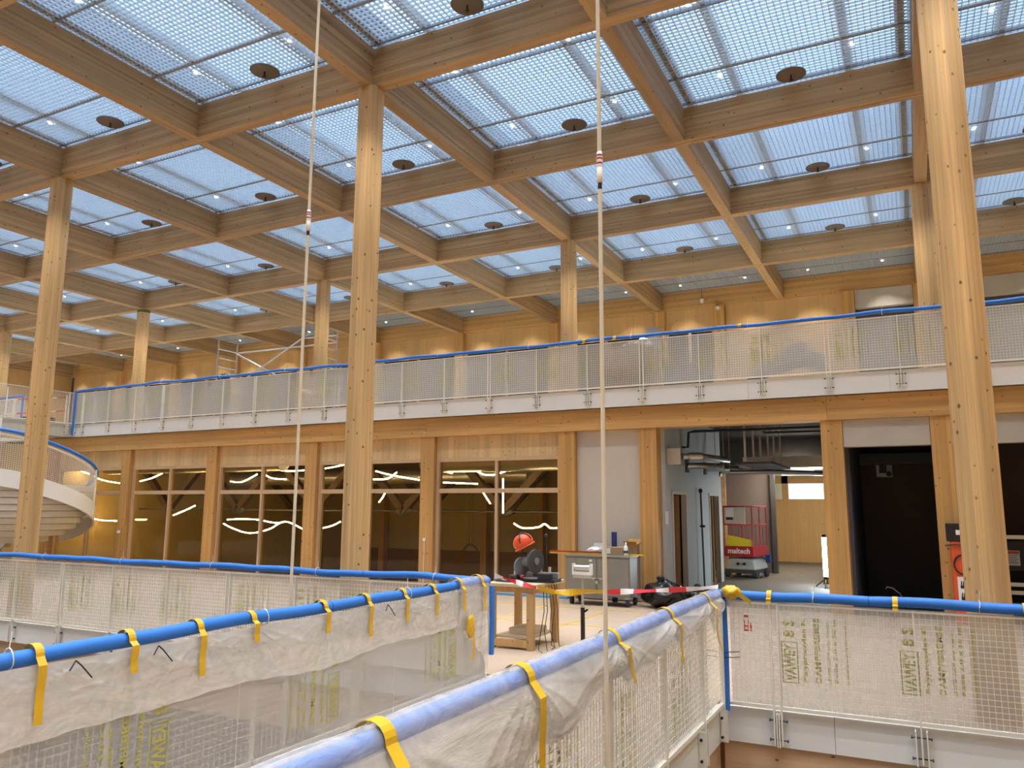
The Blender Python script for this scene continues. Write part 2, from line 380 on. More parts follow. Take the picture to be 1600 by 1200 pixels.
for i in range(I0, I1 + 1):
    for j in range(J0, 4):
        y0, y1 = yj(j) + BW + .002, (yj(j + 1) - BW - .002 if j < 3 else 14.745)
        b = box(xi(i) - BW, xi(i) + BW, y0, y1, ZB, ZG + .54)
        tag(b.build('cross_beam', 'beam_y'), 'cross beam, %s row from gallery wall, %s' % (ordinal(4 - j), bayn(i)), 'beam', 'timber cross beams of the ceiling')

# ------------------------------------------------------------------ round columns
cols = [((4, 0), -4.4, 'thick round timber column rising in front of the gallery, behind the near railing'),
        ((2, 0), -4.4, 'round timber column in mid hall behind the stair void railing'),
        ((0, 0), -4.4, 'round timber column close to the spiral stair'),
        ((-2, 0), -4.4, 'round timber column beyond the spiral stair'),
        ((4, 2), GZ, 'round timber column on the gallery half hidden by the thick near column'),
        ((2, 2), GZ, 'round timber column on the gallery behind the stacked brown boxes'),
        ((0, 2), GZ, 'round timber column on the gallery beside the scaffold braces'),
        ((-2, 2), GZ, 'round timber column with green top edge near the stair end of the gallery'),
        ((-4, 2), GZ, 'round timber column on the gallery beyond the upper bridge'),
        ((-4, 0), -4.4, 'round timber column farthest towards the end wall past the stair'),
        ((2, -2), -4.4, 'round timber column at the near end of the walkway'),
        ((0, -2), -4.4, 'round timber column at the near edge of the stair void'), ((-2, -2), -4.4, 'round timber column at the near far corner of the stair void')]
for (i, j), z0, lab in cols:
    if z0 < 0 and j == 0: rng = z0 + .01
    else: rng = z0 + (.002 if z0 > 0 else .01)
    n = 40; b = MB()
    b.lathe([(.185, rng), (.185, ZB - .03), (.178, ZB - .003)], (0, 0, 0), n)
    b.add([(.178 * math.cos(2 * math.pi * k / n), .178 * math.sin(2 * math.pi * k / n), ZB - .003) for k in range(n)], [tuple(range(n))])
    o = b.build('timber_column', 'col'); o.location = (xi(i) + (.06 if (i, j) == (4, 0) else 0), yj(j), 0); tag(o, lab, 'column', 'round timber columns')
    if (i, j) == (-2, 2):
        MB().lathe([(.187, ZB - .10), (.189, ZB - .05), (.187, ZB - .02)], (0, 0, 0), 32).build('top_collar', plain('green_edge', (.12, .16, .03), .7), o)

# ------------------------------------------------------------------ louvre bays with skylights
CW, CD = S - 2 * BW, DY - 2 * BW
def lattice():
    b = MB(); nx, ny, t, h = 42, 43, .004, .036
    for k in range(nx + 1): x = .004 + (CW - .008) * k / nx; b.box(x - t if k else x, x + t if k < nx else x, .004, CD - .004, 0, h)
    for k in range(ny + 1): y = .004 + (CD - .008) * k / ny; b.box(.004, CW - .004, y - t if k else y, y + t if k < ny else y, .001, h - .001)
    me = b.mesh('louvre_grid'); me.materials.append(M['louvre']); return me
def bars():
    b = MB()
    for y in (.97, 2.57): b.box(.004, CW - .004, y - .017, y + .017, -.002, .04)
    b.box(.004, CW - .004, CD - .10, CD - .07, -.004, .04).box(.075, .20, .004, CD - .004, .037, .044).box(CW - .20, CW - .075, .004, CD - .004, .037, .044).box(.2, CW - .2, .03, .09, .037, .044)
    me = b.mesh('grid_bar'); me.materials.append(M['bar']); return me
def soft():
    b = MB()
    for x in (.92, 2.55): b.box(x - .07, x + .07, -.09, CD + .09, .07, .11)
    me = b.mesh('skylight_bar'); me.materials.append(M['soft']); return me
def well():
    b = MB(); b.box(.003, .02, -.09, CD + .09, .045, .515); me = b.mesh('well_side'); me.materials.append(M['well']); return me
def panem(mat, z):
    b = MB(); b.add([(.004, -.095, z), (CW - .004, -.095, z), (CW - .004, CD + .095, z), (.004, CD + .095, z)], [(3, 2, 1, 0)])
    me = b.mesh('skylight_pane'); me.materials.append(M[mat]); return me
ML, MBAR, MSOFT, MWELL, MPANE, MDARK = lattice(), bars(), soft(), well(), panem('sky_pane', .52), panem('ceil_void', .16)
def spot_mesh():
    b = MB(); n = 14; b.add([(.028 * math.cos(2 * math.pi * k / n), .028 * math.sin(2 * math.pi * k / n), -.012) for k in range(n)], [tuple(range(n - 1, -1, -1))])
    me = b.mesh('spotlight'); me.materials.append(M['spot']); return me
def ring_mesh():
    b = MB().lathe([(.029, -.004), (.030, -.014), (.038, -.014), (.038, -.002)], (0, 0, 0), 14); me = b.mesh('spot_ring'); me.materials.append(M['white']); return me
def disc_mesh():
    b = MB(); b.lathe([(0, -.022), (.20, -.022), (.222, -.016), (.222, -.006), (0, -.006)], (0, 0, 0), 28); me = b.mesh('round_disc'); me.materials.append(M['disc']); return me
def noz_mesh():
    b = MB(); b.cyl((0, 0, -.10), (0, 0, -.022), .012, 8).cyl((0, 0, -.105), (0, 0, -.095), .03, 10); me = b.mesh('sprinkler_nozzle'); me.materials.append(M['black']); return me
LSPOT = bpy.data.lights.new('spot_beam', 'SPOT'); LSPOT.energy = SPOT_POWER; LSPOT.color = SPOT_COLOUR; LSPOT.spot_size = math.radians(84); LSPOT.spot_blend = .7; LSPOT.shadow_soft_size = .04
MSPOT, MRING, MDISC, MNOZ = spot_mesh(), ring_mesh(), disc_mesh(), noz_mesh()
def ob(name, me, parent=None, loc=None):
    o = bpy.data.objects.new(name, me); C.objects.link(o)
    if parent: o.parent = parent
    if loc is not None: o.location = loc
    return o
def inframe(x0, x1, y0, y1, z, m=30):
    P = []
    for k in range(5):
        for l in range(5):
            q = proj((x0 + (x1 - x0) * k / 4, y0 + (y1 - y0) * l / 4, z)); P.append(q[2] > .1 and -m < q[0] < 1600 + m and -m < q[1] < 1200 + m)
    return any(P)
def bayname(i, j):
    k = 4 - i                                                      # bays from the near column
    return '%s row from gallery wall, %s bay %s near column' % (ordinal(4 - j), ordinal(k) if k > 0 else ordinal(1 - k), 'stairward of' if k > 0 else 'beyond')
for i in range(I0, I1):
    for j in range(J0, 4):
        lit = j < 3; x0, y0 = xi(i) + BW, yj(j) + BW
        t = thing('louvre_panel', '%s louvre ceiling panel, %s' % ('skylit' if lit else 'unlit grey', bayname(i, j)), 'ceiling panel', 'louvre ceiling panels', (x0, y0, ZG))
        vis = inframe(x0, x0 + CW, y0, y0 + CD, ZG)
        ob('louvre_grid', ML, t); ob('skylight_pane' if lit else 'cover_board', MPANE if lit else MDARK, t)
        ob('well_side', MWELL, t); ob('well_side', MWELL, t, (CW - .023, 0, 0))
        if vis: ob('grid_bar', MBAR, t)
        if vis and lit: ob('skylight_bar', MSOFT, t)
        for a, (dx, dy) in enumerate([(.76, .82), (2.65, .82), (.76, 2.76), (2.65, 2.76)]):
            who = ['hall-side stair-side', 'hall-side outer', 'gallery-side stair-side', 'gallery-side outer'][a]
            k = 4 - i
            s_ = ob('spotlight', MSPOT, None, (x0 + dx, y0 + dy, ZG))
            tag(s_, '%s spotlight in louvre panel, %s row, %s bay %s near column' % (who, ordinal(4 - j), ordinal(k) if k > 0 else ordinal(1 - k), 'stairward of' if k > 0 else 'beyond'), 'spotlight', 'small spotlights in the louvre ceiling')
            ld = bpy.data.objects.new('spot_beam', LSPOT); C.objects.link(ld); ld.parent = s_; ld.location = (0, 0, -.02)
            if vis: ob('spot_ring', MRING, s_)
        if vis and lit:
            d = ob('ceiling_disc', MDISC, None, (x0 + 1.75, y0 + 3.2, ZG))
            tag(d, 'tan ceiling disc, %s' % bayname(i, j), 'ceiling disc', 'round tan discs under the louvre panels'); ob('sprinkler_nozzle', MNOZ, d)

# ------------------------------------------------------------------ ground floor wall under the gallery
PX = [-10.9, -7.3, -3.7, -.1, 3.5, 7.1, 8.93, 12.5, 14.3]
PN = ['behind the spiral stair', 'first past the spiral stair', 'second past the spiral stair', 'third past the spiral stair', 'with the small white socket box', 'beside the grey wall board',
      'at the stair side of the corridor mouth', 'between the corridor and the dark shaft', 'half hidden behind the thick near column']
PN[4] = 'fourth past the spiral stair, with white switch box'
for x, n in zip(PX, PN):
    hw = .19 if x != 14.3 else .16
    tag(box(x - hw, x + hw, 7.30, 7.62, .002, 3.538).build('timber_post', 'post'), 'square timber post under the gallery, %s' % n, 'post', 'square timber posts under the gallery')
for a, b, n in [(-11.2, 3.48, 'over the windows by the stair'), (3.484, 12.44, 'from mid windows to the corridor'), (12.444, XR - .1, 'over the dark shafts')]:
    tag(box(a, b, 7.26, 7.62, 3.54, 3.992).build('lintel_beam', 'lintel'), 'timber beam under the gallery edge, %s' % n, 'beam', 'timber beams under the gallery edge')
wb = [(-10.9, -7.3), (-7.3, -3.7), (-3.7, -.1), (-.1, 3.5), (3.5, 7.1)]
for k, (a, b) in enumerate(wb):
    x0, x1 = a + .192, b - .192; xm = (x0 + x1) / 2
    tag(box(x0, x1, 7.42, 7.5, 3.03, 3.538).build('plank_panel', 'panel'), 'pale vertical plank panel over the %s window from the spiral stair' % ordinal(k + 1), 'wood panel', 'plank panels over the windows')
    wn = MB().box(x0, x0 + .07, 7.42, 7.56, 0.002, 3.028).box(x1 - .07, x1, 7.42, 7.56, .002, 3.028).box(x0 + .07, x1 - .07, 7.42, 7.56, 2.95, 3.028).box(x0 + .07, x1 - .07, 7.42, 7.56, .002, .10)
    fr = wn.build('window_%d' % (k + 1), 'frame_wood'); fr['kind'] = 'structure'; fr['label'] = 'timber framed window to the gym hall, %s from the spiral stair' % ordinal(k + 1); fr['category'] = 'window'
    box(xm - .035, xm + .035, 7.43, 7.55, .10, 2.95).build('mullion', 'frame_wood', fr)
    for u, v in ((x0 + .07, xm - .035), (xm + .035, x1 - .07)):
        box(u, v, 7.44, 7.54, 2.215, 2.32).build('transom', 'frame_wood', fr)
        for z0, z1 in ((.10, 2.215), (2.32, 2.95)): box(u, v, 7.49, 7.5, z0, z1).build('pane', 'glass', fr)
tag(box(7.295, 8.735, 7.44, 7.5, .002, 3.538).build('wall_board', 'panel_grey'), 'plain pale grey wall board behind the steel cabinet', 'wall board', None, 'structure')

# gym hall behind the windows
structure('wall_gym', box(-14, 9.1, 26.0, 26.2, -4.4, 4.0).box(-14.2, -14, 7.6, 26, -4.4, 4.0).box(9.0, 9.1, 16.6, 26, -4.4, 4.0).box(8.74, 9.1, 7.62, 16.6, -4.4, 0), 'gym_wood')
structure('baseboard_gym', box(-14, 9.0, 25.9, 25.99, -4.4, -.25), plain('brown_wainscot', (.20, .09, .035), .6), 'dark brown wainscot along the far gym hall wall', 'wainscot')
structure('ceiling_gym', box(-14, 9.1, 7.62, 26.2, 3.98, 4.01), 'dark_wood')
for k in range(7):
    x = -11.2 + 3.05 * k
    tag(box(x - .16, x + .16, 25.5, 25.88, -4.398, 3.975).build('gym_post', 'post'), 'timber post on the far gym hall wall, %s from the stair side' % ordinal(k + 1), 'post', 'posts on the far gym hall wall')
TRY = [13.0, 19.0]
for r, ty in enumerate(TRY):
    t = thing('roof_truss', 'dark timber and steel rod truss %s the gym hall windows' % ('close behind' if r == 0 else 'farther behind'), 'truss', 'gym hall trusses', (0, ty, 0))
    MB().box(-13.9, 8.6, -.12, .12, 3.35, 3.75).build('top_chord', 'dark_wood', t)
    MB().tube([(-13.9, 0, 1.75), (8.6, 0, 1.75)], .03, 6).build('tension_rod', 'grey_dark', t)
    for k in range(6):
        xa = -12.2 + 3.7 * k + .8 * r
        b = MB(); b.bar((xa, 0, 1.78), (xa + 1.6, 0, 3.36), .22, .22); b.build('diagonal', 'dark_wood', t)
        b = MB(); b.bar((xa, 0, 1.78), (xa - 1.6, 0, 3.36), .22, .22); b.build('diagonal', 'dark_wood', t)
        b = MB(); b.ball((xa, 0, 1.75), .32, .09, .16, 12, 8); b.build('steel_node', 'grey_dark', t)
def led(name, pts, Y, r=.03, lab='', sag=0):
    P = [atY(px, py, Y + dy) for px, py, dy in pts]
    # smooth the polyline
    Q = []
    for k in range(len(P) - 1):
        a, b, c, d = P[max(k - 1, 0)], P[k], P[k + 1], P[min(k + 2, len(P) - 1)]
        for s in range(6):
            t = s / 6; Q.append(.5 * ((2 * b) + (c - a) * t + (2 * a - 5 * b + 4 * c - d) * t * t + (3 * b - a - 3 * c + d) * t ** 3))
    Q.append(P[-1])
    tag(MB().tube(Q, r, 6).build('led_tube', 'led'), lab, 'light tube', 'glowing light tubes in the gym hall')
LEDS = [([(219, 752, 0), (240, 746, 0), (262, 735, 0)], 'slanting glowing tube, upper light of second window from stair'),
        ([(292, 732, 0), (308, 735, 0), (322, 736, 0)], 'short glowing tube, top of second window beside its post'),
        ([(127, 736, 0), (140, 741, 0), (160, 750, 0), (187, 755, 0)], 'curved glowing tube, upper light of window beside spiral stair'),
        ([(148, 811, 0), (160, 813, 0), (182, 814, 0)], 'low curved glowing tube, window beside spiral stair'),
        ([(212, 812, 0), (229, 812, 0)], 'short level glowing tube, low in second window'),
        ([(271, 805, 0), (288, 798, 0), (305, 790, 0)], 'kinked glowing tube, low in second window beside its post'),
        ([(353, 735, 0), (372, 733, 0), (390, 729, 0)], 'slanting glowing tube, top of third window'),
        ([(360, 752, 0), (378, 753, 0), (402, 741, 0)], 'thin curved tube, upper light of third window'),
        ([(419, 733, 0), (450, 736, 0), (475, 735, 0)], 'long level glowing tube, upper light of third window'),
        ([(411, 740, 0), (425, 747, 0), (447, 749, 0)], 'sagging glowing tube, upper light of third window'),
        ([(349, 818, 0), (365, 826, 0), (390, 833, 0), (420, 827, 0), (445, 815, 0), (472, 826, 0)], 'long sagging glowing tube, low in third window'),
        ([(355, 812, 0), (375, 811, 0), (402, 812, 0), (430, 817, 0), (446, 815, 0)], 'upper of two low glowing tubes in third window'),
        ([(508, 732, 0), (525, 729, 0), (541, 725, 0)], 'slanting glowing tube, top of fourth window'),
        ([(505, 825, 0), (520, 821, 0), (532, 815, 0)], 'low curved glowing tube, fourth window by the column'),
        ([(587, 736, 0), (610, 742, 0), (655, 750, 0)], 'long falling glowing tube, upper light right of the column'),
        ([(583, 749, 0), (605, 748, 0), (620, 738, 0)], 'curved glowing tube crossing the long one beside the column'),
        ([(592, 785, 0), (598, 777, 0), (602, 769, 0)], 'short steep glowing tube beside the column'),
        ([(693, 754, 0), (746, 756, 0)], 'straight level glowing tube, upper light of fifth window'),
        ([(741, 734, 0), (755, 741, 0), (770, 742, 0), (785, 738, 0), (803, 731, 0)], 'curved glowing tube, top of fifth window across its mullion'),
        ([(752, 765, 0), (759, 776, 0), (766, 787, 0)], 'short steep glowing tube, fifth window above the saw'),
        ([(803, 818, 0), (817, 825, 0), (840, 824, 0), (851, 819, 0), (860, 825, 0), (870, 825, 0)], 'low sagging glowing tube above the orange helmet'),
        ([(694, 735, 0), (700, 738, 0), (707, 739, 0)], 'tiny curved tube in the corner of fifth window'),
        ([(786, 748, 0), (786, 802, 0)], 'dim upright glowing tube, fifth window beyond its mullion')]
for k, (p, lab) in enumerate(LEDS): led('led', p, [11.0, 11.8, 10.4][k % 3], .017, lab)
for k, (x0, x1, yy, z) in enumerate([(-12, 2, 16.0, 3.0), (1.5, 7.0, 10.2, 3.1), (-11, -3, 9.4, 3.2)]):
    b = MB().tube([(x0, yy, z), (x1, yy, z)], .27, 14)
    tag(b.build('air_duct', 'galv'), 'round metal air duct inside the gym hall, %s' % ['long far one', 'close one behind the fifth window', 'close one towards the stair'][k], 'air duct')
tag(MB().lathe([(.30, -.02), (.34, 0), (.30, .02), (.26, 0), (.30, -.02)], (0, 0, 0), 24).xform(Matrix.Translation(atY(735, 864, 17.0)) @ Matrix.Rotation(math.pi / 2, 4, 'X')).build('gym_ring', 'grey_dark'),
    'round hanging gym ring inside the fifth window', 'ring')
q = atY(735, 864, 17.0); q.z += .352; tag(MB().tube([(q.x - .06, q.y, q.z), (q.x - .06, q.y, 3.97)], .012, 5).tube([(q.x + .06, q.y, q.z), (q.x + .06, q.y, 3.97)], .012, 5).build('ring_rope', 'grey_dark'), 'pair of ropes holding the gym ring', 'rope')

# switch box on a post, with its conduit
p = atY(663, 843, 7.29)
t = thing('switch_box', 'small white switch box with thin conduit on a timber post', 'switch', None, (p.x, 7.296, p.z))
box(-.035, .035, -.03, 0, -.035, .035).build('switch_face', 'white', t, .004); MB().tube([(0, -.012, -.035), (0, -.012, -p.z + .01)], .01, 6).build('conduit', 'white', t)

p = atY(186, 831, 7.29)
t = thing('wall_sensor', 'tiny white box on the timber post beside the spiral stair', 'sensor', None, (p.x, 7.296, p.z)); box(-.05, .05, -.04, 0, -.04, .04).build('sensor_face', 'white', t, .004)

# ------------------------------------------------------------------ gallery back wall
for x in [xi(i) for i in range(-5, 5)] + [8.93, 12.5]:
    if x < 14.5 and abs(x - 10.7) > .2:
        tag(box(x - .17, x + .17, 14.62, 14.90, GZ + .002, 7.918).build('gallery_post', 'post'), 'square timber post on the gallery back wall at %s' % (bayn(round((x + .1) / S)) if abs((x + .1) / S - round((x + .1) / S)) < .02 else (('the plain wall panel' if x < 10 else 'the concrete lintel'))), 'post', 'posts on the gallery back wall')
tag(box(XL, XR, 14.75, 14.98, 7.92, 8.495).build('wall_beam', 'lintel'), 'timber wall beam along the top of the gallery back wall', 'beam', None, 'structure')
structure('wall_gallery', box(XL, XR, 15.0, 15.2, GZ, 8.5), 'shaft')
ub = [(xi(i), xi(i + 1)) for i in range(-6, 2)] + [(7.1, 8.93)]
for k, (a, b) in enumerate(ub):
    x0, x1 = a + .172, b - .172; xm = (x0 + x1) / 2
    tag(box(x0, x1, 14.80, 14.9, 7.27, 7.918).build('plank_panel', 'panel_wall'), 'downlit plank panel on the gallery back wall, %s from the near end' % ordinal(len(ub) + 1 - k), 'wood panel', 'downlit plank panels on the gallery back wall', 'thing')
    fr = MB().box(x0, x0 + .07, 14.8, 14.9, GZ + .002, 7.268).box(x1 - .07, x1, 14.8, 14.9, GZ + .002, 7.268).box(x0 + .07, x1 - .07, 14.8, 14.9, 7.19, 7.268).box(xm - .04, xm + .04, 14.8, 14.9, GZ + .002, 7.19).build('window_%d' % (k + 6), 'frame_wood')
    fr['kind'] = 'structure'; fr['label'] = 'dark window of the gallery back wall, %s from the near end' % ordinal(len(ub) + 1 - k); fr['category'] = 'window'
    for u, v in ((x0 + .07, xm - .04), (xm + .04, x1 - .07)): box(u, v, 14.85, 14.86, GZ + .01, 7.19).build('pane', 'glass', fr)
tag(box(9.11, 12.32, 14.80, 14.9, GZ + .002, 7.918).build('plank_panel', 'panel_wall'), 'tall plain plank panel on the gallery back wall above the dark covered pile', 'wood panel')
for a, b, n in ((12.68, 14.12, 'beside the thick near column'), (14.5, XR, 'beyond the thick near column')):
    tag(box(a, b, 14.70, 14.9, 7.40, 7.918).build('concrete_lintel', 'concrete'), 'pale concrete lintel on the gallery back wall, %s' % n, 'lintel', None, 'structure')

# ------------------------------------------------------------------ corridor mouth
structure('wall_corridor_left', box(9.12, 9.2, 7.62, 8.08, 0, 4.0).box(9.12, 9.2, 8.08, 9.25, 2.26, 4.0).box(9.12, 9.2, 9.25, 11.45, 0, 4.0).box(9.12, 9.2, 11.45, 12.55, 2.28, 4.0).box(9.12, 9.2, 12.55, 12.9, 0, 4.0), 'plaster')
for k, (a, b, z) in enumerate(((8.08, 9.25, 2.26), (11.45, 12.55, 2.28))):
    fr = MB().box(9.10, 9.22, a + .002, a + .06, .002, z - .002).box(9.10, 9.22, b - .06, b - .002, .002, z - .002).box(9.10, 9.22, a + .06, b - .06, z - .07, z - .002).build('door_%d' % (k + 1), 'panel_grey')
    fr['kind'] = 'structure'; fr['label'] = 'open doorway in the grey corridor wall, %s' % ('closest to the corridor mouth' if k == 0 else 'closest to the red lift'); fr['category'] = 'doorway'
    box(8.2, 9.06, b - .12, b - .07, .01, z - .08).build('door_leaf', 'bench', fr)
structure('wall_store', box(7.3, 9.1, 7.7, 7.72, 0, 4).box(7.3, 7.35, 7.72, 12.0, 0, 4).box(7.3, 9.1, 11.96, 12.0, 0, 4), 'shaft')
structure('floor_corridor', box(7.2, 12.72, 7.62, 26.0, -.35, -.003), 'concrete_floor', 'grey screed floor of the corridor', 'floor')
structure('wall_corridor_back', box(7.2, 10.0, 16.4, 16.55, 0, 4.0), 'purple_wall', 'mauve grey board wall behind the red lift', 'wall')
tag(box(9.94, 10.06, 16.2, 16.395, .002, 3.2).build('dark_trim', 'grey_dark'), 'dark upright edge trim beside the red lift', 'trim', None, 'structure')
tag(box(8.35, 8.6, 16.25, 16.39, .002, 3.0).build('brown_upright', 'plank'), 'brown timber upright behind the red lift', 'upright')
EY = 22.0
a0, a1 = atY(1232, 780, EY), atY(1288, 755, EY)
structure('wall_corridor_end', MB().box(8.9, XR, EY, EY + .12, 0, a0.z).box(8.9, a0.x - .45, EY, EY + .12, a0.z, 3.1).box(a0.x - .22, a0.x, EY, EY + .12, a0.z, 3.1).box(a1.x, XR, EY, EY + .12, a0.z, 3.1).box(8.9, XR, EY, EY + .12, a1.z, 3.1), 'panel_wall', 'warm timber wall at the end of the corridor', 'wall')
structure('wall_room_beyond', box(8.0, 13.0, EY + 2.5, EY + 2.6, 0, 4), 'glowing_room')  # wall glows by itself, emission standing in for the room's light
for k, yy in enumerate((15.5, 18.5)):
    t = thing('corridor_light', 'bright ceiling light at the far end of the corridor, %s one' % ('closer' if k == 0 else 'farther'), 'light', None, (10.7, yy, 3.2)); box(-.6, .6, -.05, .05, .02, .07).build('light_body', 'white', t); box(-.58, .58, -.04, .04, .0, .018).build('light_lens', 'corr_led', t)
    MB().tube([(-.5, 0, .07), (-.5, 0, .745)], .008, 5).build('hanger', 'galv', t)
structure('wall_corridor_right', box(12.64, 12.70, 7.62, 14.0, 0, 4.0), 'purple_wall')
structure('ceiling_corridor', box(7.2, 12.72, 7.62, 26.0, 3.95, 4.0), 'dark_ceiling')
tag(box(9.8, 12.6, 12.9, 13.4, 2.96, 3.24).build('air_duct', 'galv'), 'flat rectangular air duct crossing under the corridor ceiling', 'air duct')
structure('wall_corridor_high', box(7.2, 12.64, 16.0, 16.05, 3.2, 3.95), 'dark_ceiling')
SLIP = thing('cable_tray', 'steel cable trays on hanging perforated straps under the corridor ceiling', 'cable tray', None, (0, 0, 0))
MB().box(10.3, 11.1, 9.3, 12.15, 2.86, 2.91).build('tray', 'grey_dark', SLIP)
MB().box(11.5, 12.4, 13.45, 21.5, 2.84, 2.90).build('tray', 'galv', SLIP)
for k, px in enumerate((1163, 1176, 1187, 1199, 1208, 1218)):
    yy = 9.5 + .5 * k; p = atY(px, 680, yy)
    box(p.x - .022, p.x + .022, yy - .01, yy + .01, 2.912, 3.948).build('strap', 'galv', SLIP)
def pipe(name, mat, r, pts, lab, cat='pipe'):
    return tag(MB().tube(pts, r, 10).build(name, mat), lab, cat)
pipe('black_pipe', 'black', .03, [atY(1066, 699, 9.0), atY(1075, 699, 9.0), atY(1076, 676, 9.0), atY(1085, 674, 9.0), atY(1180, 671, 9.3), (12.63, 9.5, atY(1280, 667, 9.5).z)], 'black pipe under the corridor ceiling dropping by the grey wall')
pipe('black_pipe', 'black', .025, [atY(1192, 674, 10), atY(1194, 676, 10), (12.63, 10.6, atY(1285, 674, 10.6).z)], 'short black pipe under the corridor ceiling away from the wall')
t = thing('vent_duct', 'silver ventilation duct leaving a grey wall box in the corridor', 'air duct')
p = atX(1046, 714, 9.22); b = MB(); b.box(9.202, 9.5, p.y - .16, p.y + .16, p.z - .17, p.z + .17).build('wall_box', 'galv', t)
MB().tube([(9.5, p.y, p.z), (9.9, p.y + .25, p.z), (10.18, p.y + 1.3, p.z - .02)], .065, 14).build('duct_pipe', 'galv', t)
MB().tube([(9.62, p.y + .06, p.z), (9.86, p.y + .2, p.z)], .09, 14).build('sleeve', 'galv', t)
for k, px in enumerate((1074, 1102, 1126)):
    q = atX(px, 728 + 4 * k, 9.22)
    t = thing('fire_damper', 'small steel duct stub on the grey corridor wall, %s from the mouth' % ordinal(k + 1), 'duct stub', 'duct stubs on the corridor wall', (9.202, q.y, q.z))
    box(0, .03, -.12, .12, -.15, .15).build('flange', 'grey_dark', t); MB().tube([(.03, 0, 0), (.35, .1, 0), (.7, .5, 0)], .075, 12).build('duct_pipe', 'galv', t)
pipe('silver_pipe', 'galv', .06, [atY(1140, 738, 11.0), atY(1160, 738, 11.0), atY(1205, 737, 11.3), (12.63, 11.4, 2.68)], 'thin silver pipe crossing under the hanging trays')
for k, (px, yy) in enumerate(((1117, 9.4), (1130, 9.7), (1139, 10.0), (1062, 8.2))):
    p = atY(px, 700, yy); pipe('hanger_rod', 'galv', .008, [(p.x, yy, 2.7), (p.x, yy, 3.948)], 'thin hanger rod under the corridor ceiling, %s' % ['before the straps', 'second before the straps', 'third before the straps', 'close to the grey wall'][k], 'rod')
for k, (px, py) in enumerate(((1042, 802), (1072, 888))):
    if k == 0:
        q = atX(px, py + 7, 9.206); tag(box(9.202, 9.212, q.y - .09, q.y + .09, q.z - .13, q.z + .13).build('notice_sheet', 'paper'), 'small white notice sheet taped beside the first doorway', 'notice')
t = thing('prop_pole', 'grey upright prop pole leaning against the corridor wall between doorways', 'prop', None, (9.32, 10.25, 0))
MB().cyl((0, 0, .004), (-.03, 0, 2.3), .022, 10).build('tube', 'grey_dark', t); MB().ball((-.03, 0, 2.3), .05, .05, .06, 10, 8).build('cap', 'black', t); MB().box(-.06, .05, -.03, .03, 1.45, 1.5).build('clamp', 'black', t)

# scissor lift
t = thing('scissor_lift', 'red and grey scissor lift parked by the mauve wall in the corridor', 'scissor lift', None, (9.46, 14.7, 0), math.radians(-9))
b = MB(); b.add([(-.42, -.55, .22), (.42, -.55, .22), (.42, .55, .22), (-.42, .55, .22), (-.36, -.5, .52), (.36, -.5, .52), (.36, .5, .52), (-.36, .5, .52)], [(3, 2, 1, 0), (4, 5, 6, 7), (0, 1, 5, 4), (1, 2, 6, 5), (2, 3, 7, 6), (3, 0, 4, 7)]); b.build('chassis', 'lift_grey', t, .03)
box(-.38, .38, -.5, .5, .12, .22).build('skirt', 'grey_dark', t)
for sx in (-.40, .40):
    for sy in (-.42, .42):
        MB().cyl((sx - .05, sy, .125), (sx + .05, sy, .125), .12, 20).build('wheel', 'rubber', t)
for k in (-.06, .12): MB().cyl((k, -.56, .38), (k, -.53, .38), .04, 14).build('socket', 'black', t)
box(-.42, .42, -.62, .6, .58, .86).build('platform_skirt', 'red', t, .01)
vs, ps = line_mesh('maltech', .62, .15); MB().add([(x - .31 + .12 * y, -.624, .66 + y) for x, y in vs], ps).build('lift_lettering', 'white', t)
b = MB(); b.add([(-.36, -.58, .86), (.36, -.58, .86), (.36, -.54, .86), (-.36, -.54, .86), (-.33, -.58, 1.16), (.36, -.58, 1.03), (.36, -.54, 1.03), (-.33, -.54, 1.16)], [(3, 2, 1, 0), (4, 5, 6, 7), (0, 1, 5, 4), (1, 2, 6, 5), (2, 3, 7, 6), (3, 0, 4, 7)]); b.build('yellow_panel', 'yellow', t)
for sx in (-.40, .40):
    for sy in (-.6, 0, .58): MB().tube([(sx, sy, .86), (sx, sy, 1.95)], .02, 8).build('rail_post', 'red', t)
for z in (1.45, 1.95): MB().tube([(-.4, -.6, z), (.4, -.6, z), (.4, .58, z), (-.4, .58, z), (-.4, -.6, z)], .02, 8).build('guard_rail', 'red', t)
for k in range(7): MB().tube([(-.3 + .1 * k, .56, .86), (-.3 + .1 * k, .56, 1.45)], .012, 6).build('rail_bar', 'red', t)
bd = box(-.36, .22, -.635, -.62, 1.48, 1.93).build('paper_board', 'panel_grey', t); box(-.33, -.1, -.64, -.636, 1.66, 1.92).build('notice', 'paper', bd); box(-.32, -.12, -.64, -.636, 1.58, 1.65).build('black_label', 'black', bd)
box(.5, .62, .1, .25, .4, .62).build('control_box', 'blue_dark', t); MB().tube([(.42, .1, .55), (.5, .17, .5)], .03, 8).build('bracket', 'grey_dark', t)

# work lamp
p = atY(1289, 870, 12.5)
t = thing('work_lamp', 'glowing upright tube work lamp on a small tripod beside the corridor post', 'work lamp', None, (p.x, 12.5, 0))
MB().cyl((0, 0, .26), (0, 0, 1.2), .05, 16).build('light_tube', 'led_cool', t)
MB().cyl((0, 0, 1.2), (0, 0, 1.27), .05, 14).build('end_cap', 'black', t); MB().cyl((0, 0, .2), (0, 0, .26), .055, 14).build('base_cap', 'black', t)
box(-.06, .06, -.06, .04, .08, .2).build('socket_box', 'yellow_tape', t)
for k in range(3):
    a = 2.1 * k + .5; MB().tube([(0, 0, .22), (.3 * math.cos(a), .3 * math.sin(a), .006)], .014, 6).build('leg', 'black', t)

